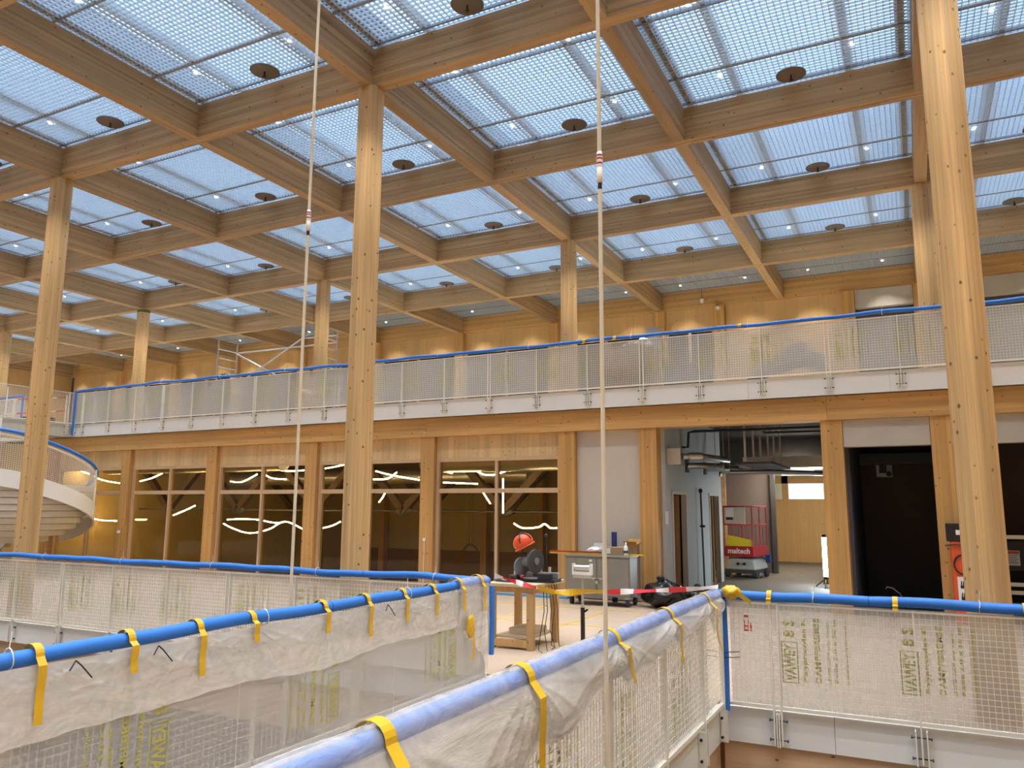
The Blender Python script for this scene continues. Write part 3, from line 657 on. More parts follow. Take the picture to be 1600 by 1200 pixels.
# ------------------------------------------------------------------ dark shafts beside the corridor
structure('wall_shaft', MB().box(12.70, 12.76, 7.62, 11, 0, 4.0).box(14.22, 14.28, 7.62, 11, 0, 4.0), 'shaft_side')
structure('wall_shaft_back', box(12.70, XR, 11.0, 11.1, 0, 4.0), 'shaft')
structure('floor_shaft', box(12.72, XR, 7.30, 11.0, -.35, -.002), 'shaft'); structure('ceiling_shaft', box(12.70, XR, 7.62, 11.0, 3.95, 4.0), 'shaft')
for a, b, n in ((12.695, 14.135, 'over the dark shaft beside the corridor'), (14.465, XR - .1, 'over the opening behind the red lift machine')):
    tag(box(a, b, 7.34, 7.6, 3.035, 3.537).build('concrete_lintel', 'concrete'), 'pale concrete lintel %s' % n, 'lintel', None, 'structure')
tag(box(12.77, 14.2, 10.5, 10.8, 2.86, 3.10).build('steel_beam', 'grey_dark'), 'dark steel beam high in the shaft', 'beam')
p = atY(1381, 733, 10.8)
t = thing('wall_device', 'black device on a white plate high in the dark shaft', 'device', None, (p.x, 10.998, p.z))
box(-.16, .16, -.02, 0, -.17, .13).build('back_plate', 'paper', t); box(-.10, .05, -.16, -.02, -.08, .12).build('housing', 'black', t); MB().cyl((.09, -.1, -.1), (.09, -.02, -.1), .055, 14).build('roller', 'black', t)
t = thing('loose_cable', 'thin pale cable end curling up in the dark shaft', 'cable')
p = atY(1386, 917, 9.0); MB().tube([(p.x + .35, 9.0, .005), (p.x + .22, 9.0, p.z - .12), (p.x + .1, 9.0, p.z - .02), p, (p.x - .02, 9.0, p.z - .04)], .012, 6).build('cable_core', 'white', t)

t = thing('lift_machine', 'red machine with black top and hand pictograms behind the thick near column', 'machine', None, (14.42, 7.05, 0))
box(-.12, .36, -.12, .12, .005, 1.36).build('body', 'orange_dull', t, .01); box(-.17, .4, -.13, .13, 1.36, 1.66).build('head_box', 'black', t, .01)
box(-.03, .13, -.135, -.131, 1.47, 1.55).build('label_plate', 'paper', t); MB().tube([(-.2, -.14, 1.29), (-.05, -.14, 1.31), (.2, -.14, 1.28)], .012, 6).build('latch', 'black', t)
MB().tube([(.05 + .14 * math.cos(a / 3), -.135, .98 + .16 * math.sin(a / 3)) for a in range(19)], .014, 6).build('hose_ring', 'black', t)
sg = box(-.06, .16, -.1235, -.1205, .36, .78).build('warning_sign', 'paper', t)
for z in (.47, .66):
    b = MB().box(-.02, .08, -.126, -.124, z - .07, z - .02)
    for k in range(4): b.bar((-.012 + .027 * k, -.125, z - .03), (.0 + .03 * k, -.125, z + .05), .016, .002, (0, 1, 0))
    b.bar((.085, -.125, z - .04), (.12, -.125, z + .02), .014, .002, (0, 1, 0)); b.build('hand_pictogram', 'black', sg)
p = atY(1590, 838, 9.4)
t = thing('shaft_trolley', 'black shaft equipment with silver rails and a red headed label', 'machine', None, (p.x, 9.4, 0))
for z in (1.38, .5, .35): box(-.35, 1.3, -.03, .03, z - .035, z + .035).build('silver_rail', 'alu', t)
box(-.3, 1.3, .04, .2, .75, 1.3).build('black_housing', 'black', t)
q = atY(1583, 872, 9.4); lb = box(q.x - p.x - .11, q.x - p.x + .11, -.005, .038, q.z - .14, q.z + .14).build('label_sheet', 'paper', t)
box(q.x - p.x - .10, q.x - p.x + .10, -.008, -.0055, q.z + .075, q.z + .13).build('red_head', 'orange_dull', lb)
for k in range(5): box(q.x - p.x - .08, q.x - p.x + .08 - .02 * (k % 2), -.008, -.0055, q.z + .045 - .035 * k, q.z + .055 - .035 * k).build('text_line', 'grey_dark', lb)
for sx in (-.25, 1.2): box(sx - .03, sx + .03, -.03, .2, .003, 1.5).build('upright', 'black', t)

# ================================================================== railings
_H = .60
LINES = [('VAWEY', .02, .34, .105, 0), ('8 S', .0, .16, .105, .40), ('Polypropylen K', .165, .58, .055, 0), ('DAMPFBREMSE', .275, .60, .055, 0),
         ('LDPE 200 my natur', .385, .58, .036, 0), ('Rolle 2.0 x 50 m', .44, .57, .036, .02), ('Luftdichte Folie innen', .54, .55, .028, .02)]
BLK_V, BLK_F = [], []
for txt, col, wl, hh, off in LINES:
    vs, ps = line_mesh(txt, wl, hh); b = len(BLK_V)
    c0 = col if col > .1 else 0
    BLK_V += [(c0 + hh - y, off + x) for x, y in vs]; BLK_F += [tuple(b + i for i in p) for p in ps]
def addrect(a, b, c, d):
    k = len(BLK_V); BLK_V.extend([(a, c), (b, c), (b, d), (a, d)]); BLK_F.append((k, k + 1, k + 2, k + 3))
addrect(-.022, -.012, -.012, .36); addrect(.118, .128, -.012, .36); addrect(-.022, .128, -.018, -.01); addrect(-.022, .128, .352, .36)

class Run:
    """a straight railing run: s along the run, n towards the void, z above the deck"""
    def __init__(r, axis, fixed, sgn, z0): r.axis, r.fixed, r.sgn, r.z0 = axis, fixed, sgn, z0
    def P(r, s, n, z): return (s, r.fixed + r.sgn * n, r.z0 + z) if r.axis == 'x' else (r.fixed + r.sgn * n, s, r.z0 + z)
    def B(r, mb, s0, s1, n0, n1, z0, z1):
        a, b = r.P(s0, n0, z0), r.P(s1, n1, z1); return mb.box(a[0], b[0], a[1], b[1], a[2], b[2])
def railing(run, s0, s1, posts, name, label, mesh=True, pitch=.05, top=.985, ends=True):
    """posts: [(s, double)]"""
    o0 = run.P((s0 + s1) / 2, 0, 0)
    t = thing(name, label, 'railing', None, o0)
    def B(nm, mb, mat, par=t):
        o = mb.build(nm, mat); o.parent = par
        if par is t: o.location = (-o0[0], -o0[1], -o0[2])
        return o
    for s, dbl in posts:
        mb = MB()
        for d in ((-.034, .034) if dbl else (0,)): run.B(mb, s + d - .007, s + d + .007, .020, .062, -.32, top)
        po = B('post', mb, 'steel_white')
        mb = MB()
        for d in (-.045, .045) if not dbl else (-.01, .01): run.B(mb, s + d - .006, s + d + .006, .001, .072, -.335, -.04)
        B('bracket', mb, 'steel_white', po)
        for z in (-.10, -.275):
            mb = MB(); e = .085
            mb.cyl(run.P(s - e, .034, z), run.P(s + e, .034, z), .007, 8); mb.cyl(run.P(s - e, .034, z), run.P(s - e + .014, .034, z), .014, 8); mb.cyl(run.P(s + e - .014, .034, z), run.P(s + e, .034, z), .014, 8)
            B('bolt', mb, 'grey_dark', po)
    cuts = sorted([s for s, d in posts if s0 + .02 < s < s1 - .02]); cuts = [s0] + cuts + [s1]
    mb = MB(); run.B(mb, s0, s1, .020, .054, .002, .034); B('bottom_rail', mb, 'steel_white')
    mb = MB(); run.B(mb, s0, s1, .020, .054, top - .02, top - .004); B('top_rail', mb, 'steel_white')
    if mesh:
        for a, b in zip(cuts[:-1], cuts[1:]):
            mb = MB(); w = .0021
            n = int((b - a) / pitch)
            for k in range(1, n + 1):
                s = a + (b - a) * k / (n + 1); run.B(mb, s - w, s + w, .038, .038 + 2 * w, .034, top - .02)
            m = int((top - .06) / pitch)
            for k in range(1, m + 1):
                z = .034 + (top - .054) * k / (m + 1); run.B(mb, a, b, .034, .034 + 2 * w, z - w, z + w)
            B('wire_mesh', mb, 'steel_white')
    return t
def sheets(run, cuts, labels, n=.012, text=True, flip=1, vis=1, t0=.12, tz=.27, group='milky printed sheets on the railings', z0=.02, z1=.99):
    made = []
    for k, (a, b) in enumerate(zip(cuts[:-1], cuts[1:])):
        mb = MB(); nu = max(2, int((b - a) / .12)); ph = random.random() * 6
        def fn(u, v):
            s = a + .004 + (b - a - .008) * u; return run.P(s, n + .0022 * math.sin(s * 5 + ph) * math.sin(3.1 * v), z0 + (z1 - z0) * v)
        mb.grid(fn, nu, 6)
        o = tag(mb.build('protective_sheet', 'sheet'), labels(k), 'protective sheet', group); made.append(o)
        if text:
            s = a + t0 + .05 * random.random()
            while s + .62 < b:
                mb = MB(); mb.add([run.P(s + (x if flip > 0 else .57 - x), n + vis * .006, tz + y) for x, y in BLK_V], BLK_F); mb.build('lettering', 'print', o); s += 1.02 + .06 * random.random()
    return made
def foam(run, s0, s1, lab, step=2.0, n=.035, z=1.045, r=.046, wob=.012, group='blue foam tubes', lift=.012, ties=True):
    k = 0; s = s0
    while s < s1 - .05:
        e = min(s + step, s1); m = max(4, int((e - s) / .15)); ph = random.random() * 6
        up = lift * (k % 2)
        path = [run.P(s + .003 + (e - s - .006) * i / m, n + .3 * wob * math.sin(ph + i * .8), z + up * (1 - abs(2 * i / m - 1)) + wob * math.sin(ph + i * .55) * math.sin(math.pi * i / m)) for i in range(m + 1)]
        o = tag(MB().tube(path, r, 14).build('foam_tube', 'foam'), lab(k), 'foam tube', group)
        q = (s + e) / 2 + .2; a = 2 * math.pi / 12
        mb = MB().tube([run.P(q + .004 * math.sin(j), n + (r + .006) * math.cos(a * j), z + (r + .012) * math.sin(a * j) + .004) for j in range(13)], .0035, 5)
        mb.tube([run.P(q, n, z + r + .01), run.P(q + .015, n + .01, z + r + .10)], .003, 5)
        if ties and e - s > 1: mb.build('cable_tie', 'white', o)
        s = e; k += 1
B12 = 3.62 / 3
def posts_between(a, b, ref=12.53):
    out = []; k = math.ceil((a - ref) / B12)
    while ref + k * B12 < b: out.append((ref + k * B12, k % 3 == 0)); k += 1
    return out
gal = Run('x', 7.1, -1, GZ); rA = Run('x', -.30, -1, 0); rD = Run('x', -.30, -1, 0); rB = Run('y', 9.40, -1, 0); rC = Run('y', 12.0, 1, 0)
lft = Run('x', 7.1, -1, GZ); brg = Run('y', -9.64, 1, GZ)
railing(gal, -9.62, XR - .2, [(-9.58, False)] + posts_between(-9.3, XR - .3), 'mesh_railing', 'long white mesh railing along the upper gallery edge')
railing(lft, -19.5, -12.25, posts_between(-19.4, -12.4) + [(-12.3, False)], 'mesh_railing', 'white mesh railing of the gallery beyond the upper bridge')
railing(brg, 1.0, 7.0, [(1.1, False), (2.3, False), (3.5, False), (4.7, False), (5.9, False), (6.85, False)], 'mesh_railing', 'bare white mesh railing along the upper bridge by the spiral stair')
railing(rA, -9.5, 9.25, posts_between(-9.4, 9.0) + [(9.18, False)], 'mesh_railing', 'white mesh railing across the far side of the stair void')
railing(rB, -6.9, -.36, [(-6.3 + 1.2 * k, k % 3 == 0) for k in range(5)] + [(-.42, False)], 'mesh_railing', 'white mesh railing on the stair void side of the walkway')
railing(rC, -6.9, -.36, [(-6.08, False), (-4.86, False), (-3.63, True), (-2.42, False), (-1.24, False), (-.42, True)], 'mesh_railing', 'white mesh railing on the near side of the walkway, steeply seen')
railing(rD, 12.10, XR - .2, posts_between(12.2, XR - .3), 'mesh_railing', 'white mesh railing in front of the thick near column')
gc = [-9.56] + [12.53 - 3.62 * k for k in range(6, -1, -1)] + [16.15, XR - .25]
gc = [c for i, c in enumerate(gc) if i == 0 or c - gc[i - 1] > .5]
gn = len(gc) - 1
sheets(gal, gc, lambda k: 'milky printed sheet on the gallery railing, %s piece from the spiral stair' % ordinal(k + 1))
sheets(lft, [-19.4, -15.9, -12.32], lambda k: 'milky sheet on the gallery railing beyond the upper bridge, %s piece' % ('far' if k == 0 else 'bridge-side'))
sheets(rA, [-9.5, -5.57, -1.95, 1.67, 5.29, 7.2, 9.28], lambda k: 'milky printed sheet on the railing across the stair void, %s piece from the walkway' % ordinal(6 - k))
SD = sheets(rD, [12.1, 12.5, 14.6, 16.15, XR - .25], lambda k: ['narrow milky sheet strip beside the blue corner post', 'milky printed sheet with two lime text blocks in front of the thick near column', 'milky printed sheet beyond the thick near column', 'last milky printed sheet beyond the thick near column'][k], t0=.10)
mb = MB()
for a, b, z0, z1 in ((.0, .05, .70, .715), (.0, .012, .70, .80), (.038, .05, .70, .80), (.012, .038, .74, .752), (.0, .05, .83, .85), (.06, .075, .70, .78)): rD.B(mb, 12.24 + a, 12.24 + b, .018, .019, z0, z1)
mb.build('red_print', 'tape_red', SD[0])
sheets(rB, [-6.9, -4.1, -2.2, -.45], lambda k: 'milky sheet with mirrored print on the stair void side of the walkway, %s piece' % ['near', 'middle', 'corner'][k], n=-.012, flip=-1, vis=-1, tz=.16, t0=.5)
sheets(rC, [-6.9, -4.95, -2.45, -.9], lambda k: 'milky printed sheet behind the steep walkway railing, %s piece' % ['near', 'middle', 'far'][k], tz=.08, t0=.3)
foam(gal, -9.5, XR - .25, lambda k: 'blue foam tube on the gallery railing, %s length from the spiral stair' % ordinal(k + 1), 2.4, z=1.06, r=.036, wob=.014)
foam(lft, -19.4, -12.3, lambda k: 'blue foam tube on the railing beyond the upper bridge, %s length' % ordinal(k + 1), 2.4, z=1.06, r=.036)
foam(rA, -9.5, 9.30, lambda k: 'blue foam tube on the railing across the stair void, %s length from the stair' % ordinal(k + 1), 1.9, wob=.012, r=.042, z=1.05)
foam(rD, 12.02, XR - .25, lambda k: 'blue foam tube on the railing by the thick near column, %s length from corner' % ordinal(k + 1), 1.36, wob=.010, z=1.045)
foam(rB, -6.9, -.33, lambda k: 'blue foam tube on the stair void side of the walkway, %s length from viewer' % ordinal(k + 1), 1.9, wob=.008, z=1.05)
foam(rC, -6.9, -.40, lambda k: 'blue foam tube under clear film on the steep walkway railing, %s length from viewer' % ordinal(k + 1), 2.2, r=.046, z=1.05, wob=.004, lift=0, ties=False)
# upright foam at the corners
def upfoam(x, y, z0, z1, lab, r=.042):
    tag(MB().tube([(x, y, z0), (x + .006, y, (z0 + z1) / 2), (x, y, z1)], r, 14).build('foam_tube', 'foam'), lab, 'foam tube')
upfoam(12.045, -.375, -.05, 1.0, 'upright blue foam tube on the corner post where walkway and near railing meet', .045)
upfoam(9.46, -.40, .25, 1.0, 'upright blue foam tube on the corner post beside the workbench', .03)
upfoam(-9.56, 7.02, GZ - .35, GZ + 1.05, 'upright blue foam tube on the gallery corner post by the upper bridge', .035)
upfoam(-12.3, 7.02, GZ, GZ + 1.0, 'upright blue foam tube on the corner post beyond the upper bridge', .035)
for k, s in enumerate((-5.42, -4.86, -2.40)):
    MBw = MB().tube([rB.P(s, -.062, 1.0), rB.P(s + .03, -.072, .97), rB.P(s + .10, -.078, .89)], .0045, 5).tube([rB.P(s, -.062, 1.0), rB.P(s - .04, -.072, .95)], .0045, 5)
    tag(MBw.build('wire_tie', 'black'), 'black wire end below the blue tube on the void side of walkway, %s' % ['close tie', 'middle tie', 'far tie'][k], 'wire tie')
t = thing('corner_tie', 'thin black wire ties round the upright blue corner tube', 'wire tie', None, (12.045, -.375, .50))
for z in (0, -.05): MB().tube([(-.16, -.01, z), (-.05, -.049, z), (.02, -.05, z), (.16, -.02, z + .01)], .004, 5).build('wire', 'black', t)

# ------------------------------------------------------------------ draped film and yellow tape
def interp(T, s):
    for (a, x), (b, y) in zip(T[:-1], T[1:]):
        if a <= s <= b:
            u = (s - a) / (b - a); u = u * u * (3 - 2 * u); return x + (y - x) * u
    return T[0][1] if s < T[0][0] else T[-1][1]
def drape(run, side, s0, s1, H, lab, amp=.02, r=.064, zc=1.05, nc=.035, seed=1, nu=400, nv=36, out=.0, wrap=True, pins=(), minoff=.052):
    rnd = random.Random(seed); W = [(rnd.uniform(2, 9), rnd.uniform(0, 6), rnd.uniform(-3, 3), rnd.uniform(.3, 1)) for _ in range(7)]
    PH = [rnd.uniform(0, 6) for _ in range(40)]
    VW = .3 if wrap else 0
    def fn(u, v):
        s = s0 + (s1 - s0) * u; h = interp(H, s) + .012 * math.sin(s * 4.3 + seed) + .004 * math.sin(s * 19)
        if v < VW:
            a = math.pi * (1.02 - 1.07 * v / VW)                       # from behind, over the top, to the front
            rr = r + .003 * sum(math.sin(w * 1.3 * s + p + q * v * 4) * c for w, p, q, c in W[:4]) * .6
            return run.P(s, nc + side * rr * math.cos(a), zc + rr * math.sin(a))
        d = (v - VW) / (1 - VW)
        wv = sum(math.sin(w * s + p + q * d * 1.6) * c for w, p, q, c in W) / 3
        fold = 0
        for k, pk in enumerate(pins):                                  # creases running out from each tape
            ds = s - pk; rad = math.hypot(ds, d * h)
            if rad < 1.2:
                t = math.sin(math.atan2(d * h + .015, ds) * 11 + PH[k]); fold += .020 * (1 - abs(t)) ** 3.5 * math.exp(-rad / .6)
        off = r + out * math.sin(math.pi * min(1, d * 1.1)) + amp * wv * min(1, d * 1.6) + fold * min(1, d * 6)
        off = max(off - .012 * d, minoff)
        return run.P(s, nc + side * off, zc - (.004 if wrap else .045) - d * h)
    mb = MB().grid(fn, nu, nv)
    o = mb.build('draped_film', 'film')
    if wrap:
        o.data.materials.append(M['film_tube'])
        for p in o.data.polygons: p.material_index = 1 if p.index // nu < VW * nv - .5 else 0
    return tag(o, lab, 'plastic film')
PB = [-5.613, -5.028, -4.496, -4.006, -3.21, -2.635, -2.07, -1.552, -1.048, -.60]; PC = [-6.03, -4.869, -3.60, -2.36, -1.15]
drape(rB, -1, -6.9, -1.10, [(-6.9, .46), (-5.6, .42), (-4.5, .38), (-3.2, .42), (-2.0, .36), (-1.1, .38)], 'clear creased film taped below the blue tube on the stair void side of the walkway', .018, seed=3, out=.012, wrap=False, pins=PB, minoff=.062)
drape(rB, -1, -1.07, -.42, [(-1.07, .44), (-.8, .60), (-.6, .74), (-.42, .95)], 'clear film drooping over the walkway corner beside the workbench', .018, r=.07, seed=8, out=.012, nu=60, pins=PB[-2:])
drape(rC, 1, -6.9, -.66, [(-6.9, .62), (-5.7, .56), (-5.0, .40), (-4.86, .33), (-4.4, .38), (-3.75, .20), (-3.55, .20), (-3.35, .32), (-2.9, .27), (-2.4, .12), (-2.1, .22), (-1.5, .20), (-1.2, .12), (-1.0, .28), (-.70, .20)], 'clear creased film hanging in scallops from the steep walkway railing', .03, r=.068, seed=5, out=.045, pins=PC)
def strip(run, side, s, ln, lab, w=.05, r=.066, slant=0, group='yellow tape strips over the railings', zc=1.05, curl=0):
    prof = []
    for k in range(11):
        a = math.pi * (.95 - .95 * k / 10); prof.append((r * math.cos(a), zc + r * math.sin(a), 0))
    for k in range(1, 9):
        prof.append((r + (.03 if side < 0 or r < .07 else .055) + .004 * math.sin(k), zc - ln * k / 8, slant * k / 8 + curl * (k / 8) ** 4))
    v = []; f = []
    for n_, z, sh in prof:
        v += [run.P(s - w / 2 + sh, .035 + side * n_, z), run.P(s + w / 2 + sh, .035 + side * n_, z)]
    for k in range(len(prof) - 1): f.append((2 * k, 2 * k + 1, 2 * k + 3, 2 * k + 2))
    o = MB().add(v, f).build('tape_strip', 'yellow_tape')
    so = o.modifiers.new('thick', 'SOLIDIFY'); so.thickness = .0015
    tag(o, lab, 'tape', group)
for k, (s, ln) in enumerate([(-5.613, .36), (-5.028, .19), (-4.496, .30), (-4.006, .15), (-3.21, .19), (-2.635, .30), (-2.07, .24), (-1.552, .24), (-1.048, .26), (-.60, .30)]):
    strip(rB, -1, s, ln, 'yellow tape strip on the stair void side of the walkway, %s from the viewer' % ordinal(k + 1), r=.066 if k < 8 else .09)
for k, (s, ln, sl) in enumerate([(-6.03, .62, 0), (-4.869, .56, 0), (-3.60, .26, .12), (-2.36, .34, .03), (-1.15, .44, .0)]):
    strip(rC, 1, s, ln, 'yellow tape strip hanging on the steep walkway railing, %s from the viewer' % ordinal(k + 1), .07 if k < 2 else .055, r=.078, slant=sl, curl=.16 if k == 4 else 0)
for k, (s, ln) in enumerate([(12.50, .05), (13.60, .05), (14.60, .04)]): strip(rD, 1, s, ln, 'short yellow tape wrap on the near column railing, %s from the corner' % ordinal(k + 1), .045, zc=1.035)
for k, (s, ln) in enumerate([(7.66, .07), (8.35, .05), (10.95, .03)]): strip(Run('x', 7.1, -1, GZ), 1, s, ln, 'small yellow tape tab on the gallery railing, %s from the spiral stair' % ordinal(k + 1), .07, r=.055, zc=1.06)
t = thing('tape_clump', 'crumpled yellow tape clump stuck on the film by the walkway corner', 'tape', None, (9.478, -.90, .62))
MB().ball((0, 0, 0), .018, .085, .11, 14, 10, lambda a, b: 1 + .22 * math.sin(5 * a) * math.sin(4 * b)).build('clump', 'yellow_tape', t)
MB().grid(lambda u, v: (.012 + .006 * math.sin(5 * v), .02 + .05 * u, -.08 - .28 * v), 1, 8).build('tail', 'yellow_tape', t)
t = thing('tape_clump', 'crumpled yellow tape knot on the blue corner where the barrier tape ends', 'tape', None, (12.15, -.445, 1.075))
MB().ball((0, 0, 0), .10, .075, .06, 16, 10, lambda a, b: 1 + .25 * math.sin(4 * a + 1) * math.sin(5 * b)).build('clump', 'yellow_tape', t)
MB().grid(lambda u, v: (.08 + .12 * v, -.06 + .01 * u, .02 - .08 * v - .05 * u), 2, 6).build('tail', 'yellow_tape', t)

# barrier tape across the walkway end
bt = thing('barrier_tape', 'red and white barrier tape sagging across the walkway end', 'barrier tape', None, (0, 0, 0))
pts = [(773, 899), (793, 905), (815, 912), (838, 918), (860, 923), (875, 924), (900, 925), (945, 925), (990, 924), (1040, 922), (1085, 920), (1122, 917)]
WP = [atY(px, py, -.36) for px, py in pts]
def cr(T, u):
    k = min(int(u), len(T) - 2); t = u - k; a, b, c, d = T[max(k - 1, 0)], T[k], T[k + 1], T[min(k + 2, len(T) - 1)]
    return .5 * ((2 * b) + (c - a) * t + (2 * a - 5 * b + 4 * c - d) * t * t + (3 * b - a - 3 * c + d) * t ** 3)
def ribbon(u0, u1, w, nseg=6):
    v = []; f = []
    for i in range(nseg + 1):
        u = u0 + (u1 - u0) * i / nseg; p = cr(WP, u); tw = .5 * math.sin(u * 2.1); ww = w * (.75 + .25 * math.cos(u * 3.3))
        v += [p + Vector((0, -math.sin(tw), math.cos(tw))) * ww / 2, p - Vector((0, -math.sin(tw), math.cos(tw))) * ww / 2]
    for i in range(nseg): f.append((2 * i, 2 * i + 1, 2 * i + 3, 2 * i + 2))
    return MB().add(v, f)
cutsu = [0, .7, 1.6, 2.1, 3.0, 3.8, 4.6, 5.4, 6.2, 7.05, 7.55, 8.0, 8.7, 9.1, 9.7, 11.0]
for k, (a, b) in enumerate(zip(cutsu[:-1], cutsu[1:])):
    ribbon(a, b, .062).build('red_band' if k % 2 else 'white_band', 'tape_red' if k % 2 else 'tape_white', bt)
yt = MB(); 
for sh in (-.012, .012):
    r_ = ribbon(3.1, 7.0, .075, 22); r_.v = [(x, y + sh, z + .01 * math.sin(9 * x)) for x, y, z in r_.v]; yt.add(r_.v, r_.f)
tag(yt.build('yellow_wrap', 'yellow_tape'), 'yellow tape wound round the middle of the barrier tape', 'tape')

# ------------------------------------------------------------------ hanging hoses
for (x, y, zc, r, lab) in ((12.25, -4.22, 3.93, .0125, 'cream hose hanging from the ceiling in front of the steep walkway railing'), (9.1, -3.282, 4.44, .0135, 'cream hose hanging from the ceiling into the stair void')):
    t = thing('hanging_hose', lab, 'hose', 'cream hanging hoses', (x, y, zc))
    MB().tube([(.004, 0, 4.52), (0, 0, 2), (0, 0, .10)], r, 12).build('upper_hose', 'hose', t); MB().tube([(0, 0, -.14), (0, 0, -2.5), (.003, 0, -6.6)], r, 12).build('lower_hose', 'hose', t)
    MB().lathe([(.001, .10), (r * 1.25, .10), (r * 1.5, .08), (r * 1.5, -.0)], (0, 0, 0), 16).build('label_wrap', 'tape_white', t)
    lb = MB()
    for z in (.02, .05, .07): lb.lathe([(r * 1.54, z), (r * 1.54, z + .010)], (0, 0, 0), 16)
    lb.build('red_print', 'red', t)
    MB().lathe([(.001, 0), (r * 1.45, 0), (r * 1.45, -.085), (r * 1.1, -.10), (.001, -.10)], (0, 0, 0), 16).build('sleeve', 'hose', t); MB().cyl((0, 0, -.10), (0, 0, -.14), r * 1.02, 14).build('black_collar', 'black', t)

# ================================================================== spiral stair by the void
ST = Vector((-8.93, 4.37, 0)); RO, RI = 2.6, .7
base = math.atan2(.456, .89)                                          # direction to the side edge as seen from the walkway
def sz(phi):                                                          # tread height at an angle in degrees
    if phi < -130: return 2.75 + (-130 - phi) * .0128
    if phi < -50: return 2.75
    return max(.17, 2.75 - (phi + 50) * .0128)
def rbowl(z): q = max(0, min(8.6, (2.42 - z) / .17)); return (RO - .06) * math.sqrt(max(.05, 1 - ((q + .3) / 9.6) ** 3.6)) - .012 * q - .06
def sp(phi, r, z): a = base + math.radians(phi); return Vector((ST.x + r * math.cos(a), ST.y + r * math.sin(a), z))
ss = thing('spiral_stair', 'white curved spiral stair with mesh guard and stepped soffit behind the stair void', 'staircase', None, (0, 0, 0))
P0, P1 = -140, 150
k = P0; stp = 13.28
while k < P1:
    e = min(k + stp, P1); z = sz((k + e) / 2); b = MB(); n = 5
    lo = [sp(k + (e - k) * i / n, RO - .02 if k < 24 else max(RI + .3, rbowl(z - .23)), z - .23) for i in range(n + 1)] + [sp(e - (e - k) * i / n, RI, z - .23) for i in range(n + 1)]
    hi = [Vector((p.x, p.y, z)) for p in lo]; m = len(lo)
    b.add(lo + hi, [tuple(range(m - 1, -1, -1)), tuple(range(m, 2 * m))] + [(i, (i + 1) % m, m + (i + 1) % m, m + i) for i in range(m)])
    b.build('tread', 'soffit', ss); k = e
def helix(r0, r1, zlo, zhi, a0, a1, step=4):
    A = [a0 + (a1 - a0) * i / int((a1 - a0) / step) for i in range(int((a1 - a0) / step) + 1)]
    v = []; f = []
    sm = lambda p: (sz(p - 8) + sz(p) + sz(p + 8)) / 3
    for p in A: v += [sp(p, r0, sm(p) + zlo), sp(p, r1, sm(p) + zlo), sp(p, r1, sm(p) + zhi), sp(p, r0, sm(p) + zhi)]
    for i in range(len(A) - 1):
        for q in range(4): f.append((4 * i + q, 4 * i + (q + 1) % 4, 4 * i + 4 + (q + 1) % 4, 4 * i + 4 + q))
    f += [(0, 3, 2, 1), tuple(4 * (len(A) - 1) + q for q in range(4))]
    return MB().add(v, f)
helix(RO - .02, RO + .03, -.38, .06, P0, 76).build('outer_stringer', 'fascia', ss); helix(RI - .04, RI, -.35, .06, P0, P1).build('inner_stringer', 'fascia', ss)
helix(RO - .03, RO + .01, .90, .95, P0, 76).build('handrail', 'steel_white', ss)
sm = lambda p: (sz(p - 8) + sz(p) + sz(p + 8)) / 3
b = MB()
for q in range(1, 17): b.tube([sp(p, RO, sm(p) + .06 + .05 * q) for p in range(P0, 77, 6)], .003, 4, False)
b.build('wire_mesh', 'steel_white', ss)
b = MB()
for p in [P0 + 1.1 * i for i in range(int((76 - P0) / 1.1))]: b.box(*[c for d in range(2) for c in (sp(p, RO, 0)[d] - .003, sp(p, RO, 0)[d] + .003)], sm(p) + .06, sm(p) + .9)
b.build('upright_wires', 'steel_white', ss)['kind'] = 'stuff'
for p in range(P0 + 10, 76, 48):
    b = MB().bar(sp(p, RO + .04, sm(p) - .30), sp(p, RO + .04, sm(p) + .95), .05, .03); b.build('post', 'steel_white', ss)
MB().tube([sp(p, RO, sm(p) + 1.03) for p in range(P0, 77, 4)], .045, 10).build('foam_tube', 'foam', ss)
MB().tube([sp(p, RI + .35, sz(p) * .0 + 2.75 + h) for p, h in ((-150, 1.0), (-120, .85), (-100, .45), (-92, .1), (-91, .02))], .03, 8).build('inner_handrail', 'steel_white', ss)
MB().cyl((ST.x, ST.y, -.4), (ST.x, ST.y, 4.3), .12, 20).build('centre_post', 'fascia', ss)
# stepped white soffit below the landing
bw = MB()
for q in range(9):
    zt = 2.42 - .17 * q; rr = (RO - .06) * math.sqrt(max(.05, 1 - ((q + .3) / 9.6) ** 3.6)) - .012 * q; A = range(-165, 121, 6)
    bw.add([sp(p, rr, zt) for p in A] + [sp(p, rr, zt - .17) for p in A], [(i, i + 1, len(A) + i + 1, len(A) + i) for i in range(len(A) - 1)])
    r2 = (RO - .06) * math.sqrt(max(.05, 1 - ((q + 1.3) / 9.6) ** 3.6)) - .012 * (q + 1)
    bw.add([sp(p, rr, zt - .17) for p in A] + [sp(p, r2, zt - .17) for p in A], [(i, i + 1, len(A) + i + 1, len(A) + i) for i in range(len(A) - 1)])
bw.build('stepped_soffit', 'soffit', ss)
bg = MB()  # dark strips that paint in the shade line under each soffit step
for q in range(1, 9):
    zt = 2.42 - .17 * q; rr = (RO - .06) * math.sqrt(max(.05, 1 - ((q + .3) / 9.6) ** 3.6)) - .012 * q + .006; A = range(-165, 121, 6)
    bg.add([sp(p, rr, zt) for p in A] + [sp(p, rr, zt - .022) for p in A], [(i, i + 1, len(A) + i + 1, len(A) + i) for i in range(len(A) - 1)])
bg.build('painted_shade_line', plain('shade_line_grey', (.26, .24, .20), .8), ss)['kind'] = 'stuff'
t = thing('cable_coil', 'black coil lying on the upper bridge by the gallery corner', 'cable', None, (-10.3, 6.35, GZ + .002))
b = MB()
